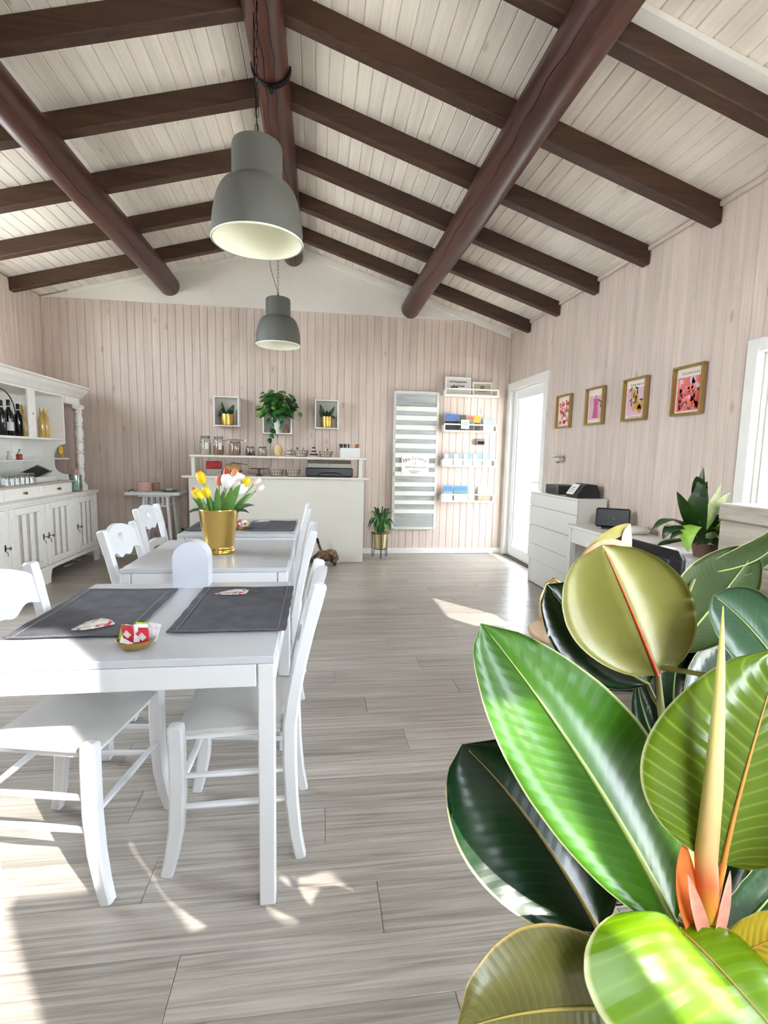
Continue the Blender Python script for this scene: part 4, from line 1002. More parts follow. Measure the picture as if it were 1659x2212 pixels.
t = thing('cutlery_box', 'white metal box of wooden handled cutlery on the counter shelf', 'box', (.385, 5.985, SZ))
bx = MB(); bx.box(-.115, .115, -.055, .055, 0, .006)
for a in ((-.115, .115, -.055, -.049), (-.115, .115, .049, .055), (-.115, -.109, -.049, .049), (.109, .115, -.049, .049)): bx.box(*a, .006, .115, .002)
bx.build('box_body', M('white_enamel', (216, 218, 214), .3), t)
hm = [M('black_handle', (40, 36, 32), .5), M('walnut_handle', (104, 72, 48), .5), M('copper_handle', (196, 130, 84), .35, .3), M('pale_wood_handle', (206, 170, 124), .5)]
for i, (x, q, mk) in enumerate(((-.095, -.025, 0), (-.075, -.025, 0), (-.052, -.02, 0), (-.030, -.022, 1), (-.008, -.01, 0), (.020, .0, 3), (.045, .02, 2), (.068, .02, 1), (.088, .022, 2))):
    MB().tube([(x, .0, .01), (x + q, -.01, .160)], [.006, .011], 8, flat=.5).build('cutlery_handle', hm[mk], t, 40)

# on the worktop behind the ledge
WZ = 1.0225
t = thing('red_tin', 'red patterned tin standing on a silver box on the counter', 'tin', (-1.195, 6.09, WZ))
MB().box(-.085, .075, -.06, .06, .078, .165, .006).build('tin_body', M('red_tin_print', (172, 34, 40), .4, var=.4, scale=34), t)
MB().box(-.085, .085, -.065, .065, 0, .077, .004).build('silver_base', M('bright_steel', (206, 206, 202), .22, .9), t)
t = thing('bread_loaf', 'round bread loaf in a basket on the counter with a knife on top', 'bread', (-.985, 6.10, WZ))
MB().lathe([(0, 0), (.085, 0), (.10, .05), (.105, .055), (0, .05)], 22).build('bread_basket', wire, t, 40)
MB().ball((0, 0, .09), (.095, .080, .055), 18, 10).build('loaf', M('bread_crust', (196, 158, 104), .8, var=.25, scale=24, bump=.5), t, 60)
kn = MB(); kn.tube([(-.02, -.02, .152), (.17, -.02, .130)], .007, 8, flat=.5); kn.build('knife', M('dark_wood_handle', (70, 44, 34), .5), t, 40)
MB().box(.172, .188, -.026, -.014, .122, .138, .002).build('knife_ferrule', wd, t)
t = thing('cake_stand', 'dark cake stand on the counter', 'stand', (-.685, 6.08, WZ))
MB().lathe([(0, 0), (.045, 0), (.042, .008), (.012, .02), (.010, .06), (.022, .075), (.112, .082), (.114, .090), (0, .090)], 30).build('stand_body', M('dark_brown_glaze', (66, 48, 40), .4), t, 40)
basket('cloth lined bowl basket beside the cake stand', -.482, 6.08, WZ, .086, .090, full=0, group='cloth baskets behind the counter')
basket('cloth lined bowl basket next to the grill oven', -.288, 6.08, WZ, .088, .090, full=0, group='cloth baskets behind the counter')
t = thing('countertop_oven', 'grey and black roll top contact grill on the counter', 'grill', (.150, 6.10, WZ))
MB().box(-.285, .275, -.10, .12, .008, .110, .010).build('oven_body', M('dark_oven_front', (42, 44, 42), .25), t)
lid = MB(); pr = [(-.105, .112), (-.100, .160), (-.080, .186), (-.05, .196), (.11, .196), (.12, .112)]; lid.prism(pr, 0, -.262, .250); lo = lid.build('lid', M('warm_steel', (140, 136, 124), .42, .7), t, 30)
MB().tube([(-.255, -.098, .182), (.245, -.098, .182)], .006, 8).build('lid_edge', MATS['bright_steel'], lo, 40)
MB().ball((.0, -.110, .155), (.018, .005, .009), 12, 6).build('badge', MATS['bright_steel'], lo, 60)
MB().tube([(-.14, -.103, .02)] + [(.14 * math.cos(a), -.104, .02 + .035 * math.sin(a)) for a in [PI - PI * i / 14 for i in range(15)]], .006, 6).build('handle', M('black_metal', (28, 28, 28), .45, .6), t, 40)
for x in (-.25, .24): MB().lathe([(0, 0), (.018, 0), (.016, .008), (0, .009)], 12, (x, 0, 0)).build('foot', MATS['black_metal'], t)

# ================================================================ wall niches with plants
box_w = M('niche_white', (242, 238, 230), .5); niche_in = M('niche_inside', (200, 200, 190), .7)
def niche(label, x0, x1, z0, z1):
    t = thing('wall_box_shelf', label, 'shelf', ((x0 + x1) / 2, 6.435, z0), 0, 'white box shelves above the counter'); a = (x1 - x0) / 2; h = z1 - z0; d0, d1 = -.165, -.001; w = .013
    MB().box(-a, a, d0, d1, 0, w, .002).build('bottom_board', box_w, t); MB().box(-a, a, d0, d1, h - w, h, .002).build('top_board', box_w, t)
    MB().box(-a, -a + w, d0, d1, w, h - w, .002).build('side_board', box_w, t); MB().box(a - w, a, d0, d1, w, h - w, .002).build('side_board', box_w, t)
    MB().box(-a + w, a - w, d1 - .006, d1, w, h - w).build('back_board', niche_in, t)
niche('white box shelf above the jars, with a gold potted plant', -1.232, -.940, 1.603, 1.958)
niche('white box shelf behind the trailing plant', -.660, -.316, 1.528, 1.93)
niche('white box shelf nearest the welcome board, with a gold potted plant', -.034, .256, 1.608, 1.956)
pot_g = M('satin_gold_pot', (196, 160, 84), .32, .9, var=.05, scale=20); soil = M('potting_soil', (52, 38, 28), .95, var=.3, scale=60)
dgl = M('dark_leaf_green', (28, 62, 30), .35, var=.35, scale=14); mgl = M('mid_leaf_green', (50, 104, 40), .38, var=.35, scale=14); lgl = M('fresh_leaf_green', (104, 152, 62), .4, var=.25, scale=14)
def gold_pot(par, r, h):
    MB().lathe([(0, 0), (r * .80, 0), (r * .90, .004), (r, h * .5), (r * .97, h), (r * .91, h), (r * .90, h * .9), (0, h * .88)], 26).build('pot', pot_g, par, 40)
    MB().lathe([(0, h * .90), (r * .88, h * .89)], 20).build('soil', soil, par)
def leafy(mb, base, tip, w, sag=.25, n=8, side=None, fold=.25):
    b, t_ = Vector(base), Vector(tip); mid = (b + t_) / 2 + Vector((0, 0, sag * (t_ - b).length)); return blade(mb, b, mid, t_, w, n, fold, side)
def potted(label, x, y, z, r, h, leaves, mt):
    t = thing('potted_plant', label, 'plant', (x, y, z + .001), 0, 'plants in gold pots in the wall boxes'); gold_pot(t, r, h)
    for (bx_, tx, ty, tz, w, sg) in leaves: leafy(MB(), (bx_, 0, h * .8), (tx, ty, tz), w, sg).build('leaf', mt, t, 60)
potted('dark leafy plant in a gold pot, in the box above the jars', -1.088, 6.35, 1.6165, .080, .135, [(-.02, -.10, -.05, .10, .018, .5), (-.02, -.10, -.02, .15, .022, .4), (-.01, -.085, -.02, .17, .026, .3), (-.02, -.07, .02, .285, .018, .0), (.02, .085, -.03, .25, .032, .1), (.02, .085, -.03, .19, .03, .3), (0, .05, -.06, .19, .022, .3), (0, -.02, -.07, .09, .016, .5), (0, .02, -.08, .12, .018, .5), (.01, .06, .03, .22, .02, .2), (-.01, -.06, -.06, .19, .018, .4)], dgl)
potted('dark leafy plant in a gold pot, in the box near the welcome board', .115, 6.35, 1.6215, .072, .135, [(-.02, -.085, .0, .29, .024, .0), (-.02, -.10, -.03, .20, .022, .2), (.02, .10, .0, .27, .024, .05), (.02, .11, -.03, .11, .014, .6), (.0, .0, .03, .22, .022, .1), (.01, .05, -.05, .20, .020, .3), (-.01, -.05, -.05, .19, .020, .3), (-.02, -.09, -.04, .13, .016, .5), (.02, .08, .02, .20, .022, .2)], dgl)
# trailing plant
t = thing('trailing_plant', 'bushy trailing plant spilling over the middle wall box', 'plant', (-.487, 6.36, 1.5415))
MB().lathe([(0, 0), (.060, 0), (.072, .20), (.068, .20), (0, .19)], 22).build('pot', M('white_plant_pot', (220, 220, 212), .5), t, 40)
rnd = random.Random(21)
def heart_leaf(mb, p, d, nrm, s):
    d = Vector(d).normalized(); nrm = Vector(nrm); sd = d.cross(nrm).normalized(); nrm = sd.cross(d); V = []
    out = [(0, 0), (.28, -.06), (.46, .12), (.47, .38), (.30, .68), (0, 1.0), (-.30, .68), (-.47, .38), (-.46, .12), (-.28, -.06)]
    V = [Vector(p) + sd * (u * s * .85) + d * (v * s) + nrm * (-.12 * s * abs(u) * 2 + .0 * v) for u, v in out] + [Vector(p) + d * (.45 * s) + nrm * (.05 * s)]
    n = len(out); F = [(i, (i + 1) % n, n) for i in range(n)]; V += [v - nrm * .0012 for v in V]; F += [tuple(n + 1 + q for q in f) for f in F]
    mb.add(V, F)
cnt = 0
for i in range(190):
    a = rnd.uniform(0, 2 * PI); el = rnd.uniform(-.75, 1.2); r = rnd.uniform(.08, .225)
    p = Vector((r * math.cos(a) * math.cos(el) - .0, .45 * r * math.sin(a) * math.cos(el) - .175, .335 + r * .9 * math.sin(el)))
    if p.y > -.12 and p.z < .41: p.y = -.125
    out = (p - Vector((0, -.1, .30))).normalized(); d = (out * .5 + Vector((rnd.uniform(-.4, .4), -.25, -.75)))
    mb = MB(); heart_leaf(mb, p, d, out + Vector((0, -.6, .3)), rnd.uniform(.055, .085)); mb.build('leaf', (dgl, mgl, mgl, lgl)[rnd.choice((0, 0, 1, 1, 2, 3)) % 4], t, 60)
def vine(pts, k, s):
    P = [Vector(p) for p in pts]; MB().tube(P, .003, 6).build('vine', mgl, t, 60)
    for i in range(k):
        u = (i + .7) / k * (len(P) - 1); j = min(int(u), len(P) - 2); p = P[j].lerp(P[j + 1], u - j)
        mb = MB(); heart_leaf(mb, p, (rnd.choice((-1, 1)) * rnd.uniform(.2, .7), -.15, -.8), (rnd.uniform(-.3, .3), -1, .3), s * rnd.uniform(.85, 1.15)); mb.build('leaf', dgl if i % 2 else mgl, t, 60)
vine([(-.03, -.05, .20), (-.04, -.17, .26), (-.07, -.21, .14), (-.05, -.20, .02), (-.095, -.20, -.09)], 8, .070)
vine([(.03, -.05, .20), (.05, -.17, .26), (.08, -.20, .16), (.07, -.19, .06)], 5, .075)
vine([(.0, -.05, .20), (.0, -.17, .26), (-.02, -.20, .14)], 4, .07)
vine([(.03, -.05, .20), (.12, -.18, .40), (.20, -.19, .44), (.23, -.19, .38), (.22, -.19, .30), (.28, -.19, .22)], 7, .055)
t = thing('figurine_bottle', 'small reddish ornament in the middle wall box', 'ornament', (-.375, 6.33, 1.5415))
MB().lathe([(0, 0), (.026, 0), (.030, .03), (.018, .06), (.010, .085), (.014, .10), (0, .11)], 16).build('body', M('reddish_glaze', (150, 92, 76), .4), t, 40)

# ================================================================ welcome board
grey_w = wood_mat('weathered_grey_board', (140, 144, 142), (186, 190, 186), 0, streak=.9, rnd=.04, rough=.8, fine=30, along=3); wh_w = M('board_white_paint', (232, 230, 220), .6, var=.03, scale=10)
t = thing('welcome_board', 'tall grey and white slatted welcome board on the back wall', 'board', (1.262, 6.434, .340))
a, H = .285, 1.775
fr = MB(); MB().box(-a + .02, a - .02, -.016, -.001, .02, H - .02).build('backing', grey_w, t)
for p, q in ((-a - .012, -a + .022), (a - .022, a + .012)): MB().box(p, q, -.022, -.001, 0, H, .003).build('frame_side', M('board_grey_white_frame', (206, 204, 196), .6, var=.05, scale=8), t)
for p, q in ((-.012, .024), (H - .03, H + .006)): MB().box(-a + .022, a - .022, -.022, -.001, p, q, .003).build('frame_end', MATS['board_grey_white_frame'], t)
SL = [(1.866, 1.925), (1.750, 1.810), (1.630, 1.690), (1.510, 1.570), (1.393, 1.454), (.897, .954), (.778, .835), (.663, .716), (.543, .596)]
for p, q in SL: MB().box(-a + .016, a - .016, -.030, -.0165, p - .340, q - .340, .002).build('slat', wh_w, t)
pn = MB(); pn.box(-a + .105, a - .105, -.034, -.0165, 1.030 - .340, 1.332 - .340, .003)
for p, q in ((1.268, 1.332), (1.150, 1.205), (1.030, 1.090)): pn.box(-a + .016, -a + .105, -.032, -.0165, p - .34, q - .34, .002); pn.box(a - .105, a - .016, -.032, -.0165, p - .34, q - .34, .002)
pn.build('text_panel', wh_w, t)
ink = M('grey_ink', (120, 120, 112), .8)
def text(par, s, size, x, z, y, mt, shear=0.0, rot=0.0, name='lettering', ry=None):
    cu = bpy.data.curves.new(name, 'FONT'); cu.body = s; cu.size = size; cu.align_x = 'CENTER'; cu.align_y = 'CENTER'; cu.extrude = .0004; cu.shear = shear; cu.resolution_u = 2
    o = bpy.data.objects.new(name, cu); dg = bpy.context.evaluated_depsgraph_get(); me = bpy.data.meshes.new_from_object(o); bpy.data.objects.remove(o)
    me.materials.clear(); me.materials.append(mt); ob = obj(name, me, par, (x, y, z)); ob.rotation_euler = (PI / 2, rot, ry or 0)
    return ob
# "Welcome" in a shallow arch
word = 'Welcome'
for i, c_ in enumerate(word):
    u = i - 3.0; text(t, c_, .075 if i == 0 else .062, u * .043 + (-.012 if i == 0 else 0), 1.268 - .340 - .0042 * u * u, -.0355, ink, .35, .055 * u)
text(t, 'to', .032, -.005, 1.200 - .34, -.0355, ink, .3)
def scribble(par, x0, x1, z, h, y, mt, seed, r=.0022):
    """a line of writing too small to read"""
    rnd = random.Random(seed); pts = []; n = int((x1 - x0) / (h * .45))
    for i in range(n + 1): pts.append((x0 + (x1 - x0) * i / n, y, z + (h * rnd.uniform(.15, .5) * (1 if i % 2 else -1))))
    MB().tube(pts, r, 4).build('small_writing', mt, par)
scribble(t, -.135, -.06, 1.150 - .34, .022, -.0350, ink, 1); scribble(t, -.035, .045, 1.146 - .34, .022, -.0350, ink, 2); scribble(t, .065, .145, 1.146 - .34, .022, -.0350, ink, 3)
scribble(t, -.085, .065, 1.100 - .34, .014, -.0350, ink, 4); scribble(t, -.055, .03, 1.078 - .34, .014, -.0350, ink, 5)

# ================================================================ four picture ledges with brochures
ledge_w = M('ledge_white_paint', (232, 228, 218), .5)
def rack(label, z0, h, x0=1.606, x1=2.318):
    t = thing('picture_ledge', label, 'shelf', ((x0 + x1) / 2, 6.435, z0), 0, 'white wall ledges with front rails'); a = (x1 - x0) / 2
    MB().box(-a, a, -.112, -.001, 0, .016, .002).build('ledge_board', ledge_w, t)
    MB().box(-a, a, -.120, -.112, 0, .022, .002).build('lower_rail', ledge_w, t)
    MB().box(-a, a, -.120, -.112, h - .018, h, .002).build('upper_rail', ledge_w, t)
    for s in (-1, 1):
        MB().box(min(s * a, s * (a - .016)), max(s * a, s * (a - .016)), -.119, -.112, .022, h - .018).build('end_post', ledge_w, t)
        MB().box(min(s * (a - .001), s * (a - .013)), max(s * (a - .001), s * (a - .013)), -.112, -.001, .016, h - .02).build('side_cheek', ledge_w, t)
    return t
rack('white wall ledge holding two small framed pictures, topmost', 2.068, .098)
rack('white wall ledge of dark and coloured brochures, second from the top', 1.615, .104)
rack('white wall ledge with five pale blue cards, third from the top', 1.165, .106)
rack('white wall ledge of blue leaflets, lowest', .705, .108)
Y0_ = 6.435
def frame_pic(label, x0, x1, z0, z1, lean, kind):
    t = thing('framed_picture', label, 'picture', ((x0 + x1) / 2, 6.385, z0 + .002), 0, 'small white frames on the top ledge'); t.rotation_euler = (-lean, 0, 0); a = (x1 - x0) / 2; h = z1 - z0; w = .022
    for p, q, r_, s_ in ((-a, a, 0, w), (-a, a, h - w, h), (-a, -a + w, w, h - w), (a - w, a, w, h - w)): MB().box(p, q, -.012, .006, r_, s_, .003).build('frame_side', MATS['ledge_white_paint'], t)
    MB().box(-a + w, a - w, -.002, .004, w, h - w).build('print', M('print_grey_%d' % kind, (206, 204, 198) if kind == 0 else (176, 170, 152), .7), t)
    if kind == 0:
        scribble(t, -.115, -.065, h - .062, .020, -.004, M('ink_dark', (90, 90, 88), .8), 7, .004); scribble(t, -.055, .110, h - .066, .018, -.004, MATS['ink_dark'], 8, .0045)
        scribble(t, -.005, .085, h - .118, .018, -.004, MATS['ink_dark'], 9, .005)
        mb = MB()
        for xx, s_ in ((-.085, .04), (-.055, .055), (-.02, .045)): mb.add([(xx - s_ * .6, -.0045, h - .150), (xx + s_ * .6, -.0045, h - .150), (xx, -.0045, h - .150 + s_)], [(0, 1, 2)])
        mb.build('mountain_print', MATS['ink_dark'], t)
    else:
        MB().ball((.0, -.004, h - .075), (.032, .0015, .028), 14, 8).build('round_motif', M('motif_grey', (124, 118, 104), .7), t, 60); scribble(t, -.05, .05, h - .125, .010, -.004, M('ink_dark', (90, 90, 88), .8), 12, .003)
    return t
frame_pic('white framed print with writing and mountains on the top ledge', 1.624, 1.968, 2.0855, 2.318, .12, 0)
frame_pic('smaller white framed print with a round motif on the top ledge', 1.985, 2.255, 2.0855, 2.265, .14, 1)
def leaflet(label, x, z, w, h, cols, dy=.07, lean=.10, group='brochures on the wall ledges', cat='brochure', seed=0):
    t = thing('brochure', label, cat, (x, 6.432 - dy, z), 0, group); t.rotation_euler = (-lean, 0, 0); n = len(cols)
    MB().box(-w / 2, w / 2, -.010, .0, 0, h, .001).build('booklet', M('brochure_paper', (214, 218, 222), .5), t)
    zz = 0
    for c, fr_ in cols:
        MB().box(-w / 2 + .002, w / 2 - .002, -.0115, -.010, zz * h + .002, (zz + fr_) * h - .001).build('cover_panel', M('ink_%d_%d_%d' % c, c, .45, var=.18, scale=26), t); zz += fr_
    return t
z2, z3, z4 = 1.6315, 1.1815, .7215
leaflet('wide brochure with blue sky over black, on the second ledge', 1.72, z2, .19, .215, [((52, 50, 48), .58), ((96, 118, 170), .42)])
leaflet('narrow dark green brochure on the second ledge', 1.865, z2, .095, .205, [((70, 70, 52), .6), ((84, 92, 60), .4)])
leaflet('red and green brochure on the second ledge', 1.965, z2, .10, .185, [((96, 82, 60), .4), ((92, 140, 100), .3), ((198, 96, 72), .3)])
leaflet('yellow and brown brochure on the second ledge', 2.060, z2, .085, .20, [((64, 58, 40), .55), ((196, 160, 44), .45)])
leaflet('pale blue brochure at the end of the second ledge', 2.215, z2, .15, .165, [((206, 214, 224), .55), ((150, 172, 206), .45)])
t = thing('note_card', 'small pale green note card clipped to the second ledge rail', 'card', (1.882, 6.311, 1.655)); MB().box(-.055, .055, -.0035, -.0005, 0, .115, .001).build('card', M('pale_green_card', (186, 204, 196), .6), t); 
for i in range(3): scribble(t, -.04, .04, .09 - i * .018, .008, -.0045, M('ink_dark', (90, 90, 88), .8), 30 + i, .0012)
for i, (c, lb) in enumerate((((150, 158, 168), 'grey blue'), ((150, 160, 170), 'dull blue'), ((130, 160, 180), 'mid blue'), ((116, 176, 214), 'clear blue'), ((120, 190, 226), 'bright sky blue'))):
    t = leaflet('%s card number %s along the third ledge from the board' % (lb, ('one', 'two', 'three', 'four', 'five')[i]), 1.690 + i * .130, z3, .118, .158, [((214, 220, 222), .50), (c, .50)], cat='card', group='blue cards on the third ledge')
    MB().box(-.052, -.004, -.013, -.0118, .095, .148).build('white_patch', M('paper_white', (236, 234, 230), .9), t)
leaflet('blue sky leaflet at the board end of the lowest ledge', 1.70, z4, .125, .195, [((202, 206, 206), .35), ((150, 162, 170), .25), ((84, 136, 200), .40)])
leaflet('wide blue leaflet with green hills on the lowest ledge', 1.875, z4, .185, .195, [((190, 190, 182), .35), ((96, 140, 120), .25), ((82, 132, 196), .40)])
leaflet('pale patterned leaflet in the middle of the lowest ledge', 2.02, z4, .085, .180, [((200, 176, 160), .5), ((190, 206, 196), .5)])
leaflet('cream booklet at the door end of the lowest ledge', 2.185, z4, .150, .190, [((150, 140, 120), .35), ((226, 224, 196), .65)])
t = thing('thermostat', 'small dark thermostat between the second and third wall ledges', 'thermostat', (2.125, 6.433, 1.455))
MB().box(-.060, .060, -.035, 0, 0, .082, .004).build('case', M('thermostat_grey', (116, 106, 98), .4), t); MB().box(-.038, .052, -.0365, -.035, .012, .05).build('display', M('dark_screen', (14, 15, 16), .12), t)
# ================================================================ plant on a wire stand
t = thing('plant_stand', 'black wire plant stand with a brass pot of strappy green leaves', 'plant', (.797, 6.20, 0))
st_ = MB(); r = .108
for zz, rr_ in ((.318, .112), (.118, .082)): st_.tube([(rr_ * math.cos(2 * PI * i / 28), rr_ * math.sin(2 * PI * i / 28), zz) for i in range(29)], .005, 6, cap=False)
for k in range(3):
    a = -PI / 2 + k * 2 * PI / 3; c, s = math.cos(a), math.sin(a)
    st_.tube([(.112 * c, .112 * s, .318), (.110 * c, .110 * s, .015), (.100 * c, .100 * s, .004), (.090 * c, .090 * s, .015), (.080 * c, .080 * s, .118)], .0045, 6)
st_.build('wire_stand', M('black_metal', (28, 28, 28), .45, .6), t, 40)
MB().lathe([(0, .122), (.066, .122), (.072, .126), (.094, .33), (.090, .33), (0, .31)], 28).build('pot', M('pale_brass_pot', (206, 190, 140), .28, .9), t, 40)
MB().lathe([(0, .316), (.088, .316)], 20).build('soil', soil, t)
rnd = random.Random(4)
for i in range(64):
    a = rnd.uniform(0, 2 * PI); rr_ = rnd.uniform(.08, .215); z1 = rnd.choice((rnd.uniform(.30, .45), rnd.uniform(.45, .64))); 
    if z1 > .5: rr_ *= .6
    tx, ty = rr_ * math.cos(a), min(.19, rr_ * .9 * math.sin(a))
    blade(MB(), (tx * .15, ty * .15, .30), (tx * .6, ty * .6, max(z1, .5) + .10), (tx, ty, z1), rnd.uniform(.010, .016), 8, .2).build('leaf', (dgl, mgl, mgl, lgl)[rnd.randrange(4) if i % 3 else 0], t, 60)

# ================================================================ cat by the counter
fur = print_mat('tabby_fur', (104, 82, 58), [((58, 44, 34), .52), ((160, 132, 96), .60)], 16)
m_, nt_, b_ = fur, fur.node_tree, fur.node_tree.nodes['Principled BSDF']; b_.inputs['Roughness'].default_value = .95
cat = MB()
sp = [(-.055, -.085, .110), (.00, -.085, .120), (.055, -.06, .128), (.10, -.02, .130), (.125, .02, .120)]          # chest to haunch
cat.tube(sp, [.044, .056, .062, .066, .060], 14)
for p, r in (((-.055, -.085, .110), .046), ((.115, .00, .118), .066), ((.140, -.01, .090), .056), ((.05, -.055, .12), .064), ((.0, -.03, .125), .055), ((-.02, .01, .122), .050)): cat.ball(p, r, 14, 10)
cat.tube([(-.055, -.085, .110), (-.085, -.09, .098), (-.100, -.095, .090)], [.040, .036, .030], 12)                    # neck
cat.ball((-.108, -.098, .086), (.040, .036, .034), 14, 10); cat.ball((-.142, -.104, .074), (.018, .017, .014), 12, 8)    # head and muzzle
for s in (-1, 1): cat.tube([(-.100, -.098 + s * .020, .106), (-.098, -.098 + s * .027, .140)], [.015, .002], 8)         # ears
for p0, p1, p2 in (((-.05, -.10, .10), (-.06, -.105, .05), (-.06, -.108, .010)), ((-.03, -.07, .10), (-.035, -.065, .05), (-.032, -.065, .010))): cat.tube([p0, p1, p2, (p2[0] - .018, p2[1], .010)], [.026, .017, .013, .011], 10)
for y_ in (-.045, .03):
    cat.tube([(.135, y_, .10), (.120, y_ - .01, .060), (.160, y_, .036), (.152, y_, .012), (.122, y_ - .004, .011)], [.042, .034, .017, .014, .012], 10)
cat.tube([(.10, .02, .12), (.04, .045, .135), (-.01, .040, .165), (-.03, .030, .21), (-.048, .025, .27), (-.058, .02, .318)], [.026, .020, .017, .016, .015, .011], 10)
tmp = bpy.data.objects.new('cat_tmp', cat.mesh('cat', fur)); COL.objects.link(tmp)
md = tmp.modifiers.new('r', 'REMESH'); md.mode = 'VOXEL'; md.voxel_size = .006
md2 = tmp.modifiers.new('s', 'SMOOTH'); md2.iterations = 4; md2.factor = .5
me = bpy.data.meshes.new_from_object(tmp.evaluated_get(bpy.context.evaluated_depsgraph_get())); bpy.data.objects.remove(tmp)
me.materials.clear(); me.materials.append(fur); me.shade_smooth()
zmin = min(v.co.z for v in me.vertices)
for v in me.vertices: v.co.z -= zmin
t = thing('cat', 'brown tabby cat bending down by the counter with its dark tail raised', 'cat', (.062, 5.780, .0005))
o = obj('body', me, t)
eye = MB()
for s in (-1, 1): eye.ball((-.136, -.101 + s * .016, .092), .0055, 8, 6)
eye.build('eyes', M('cat_eye', (60, 66, 30), .1), t, 60); MB().ball((-.160, -.105, .078), (.004, .006, .004), 8, 6).build('nose', M('cat_nose', (60, 36, 32), .5), t, 60)
MB().tube([(-.045, .026, .256), (-.058, .02, .314), (-.0585, .0198, .318)], [.0155, .0125, .004], 10).build('tail_tip', M('dark_tail_fur', (30, 24, 22), .95), t, 60)

# flowers on the floor under the side table
t = thing('flower_basket', 'basket of purple and pink flowers under the corner side table', 'flowers', (-1.790, 6.06, 0))
MB().lathe([(0, 0), (.075, 0), (.095, .27), (.088, .27), (0, .25)], 18).build('basket', M('grey_wicker', (142, 130, 116), .9, var=.3, scale=80, bump=.6), t, 40)
rnd = random.Random(9)
pm = [M('lilac_bloom', (176, 140, 180), .6), M('pink_bloom', (206, 150, 160), .6), M('plum_bloom', (112, 66, 96), .6)]
for i in range(26):
    a = rnd.uniform(0, 6.28); q = rnd.uniform(0, .10); z = rnd.uniform(.30, .47) - q * .5
    MB().tube([(q * .4 * math.cos(a), q * .4 * math.sin(a), .24), (q * math.cos(a), q * math.sin(a), z)], .003, 5).build('flower_stem', mgl, t)
    f_ = MB()
    for k in range(5): f_.ball((q * math.cos(a) + .013 * math.cos(k * 1.257), q * math.sin(a) + .009 * math.sin(k * 1.257), z + .004 * (k % 2)), .012, 7, 5)
    f_.build('bloom', pm[i % 3], t, 60)
t = thing('floor_plant', 'small dark green plant in a black pot beside the corner side table', 'plant', (-1.545, 6.12, 0))
MB().lathe([(0, 0), (.055, 0), (.070, .19), (.064, .19), (0, .17)], 18).build('pot', M('black_plastic_pot', (36, 36, 36), .5), t, 40)
for i in range(24):
    a = rnd.uniform(0, 6.28); q = rnd.uniform(.04, .09); z = rnd.uniform(.24, .40)
    blade(MB(), (0, 0, .17), (q * .5 * math.cos(a), q * .5 * math.sin(a), z + .04), (q * math.cos(a), q * math.sin(a), z), rnd.uniform(.012, .02), 6, .2).build('leaf', (dgl, mgl)[i % 2], t, 60)

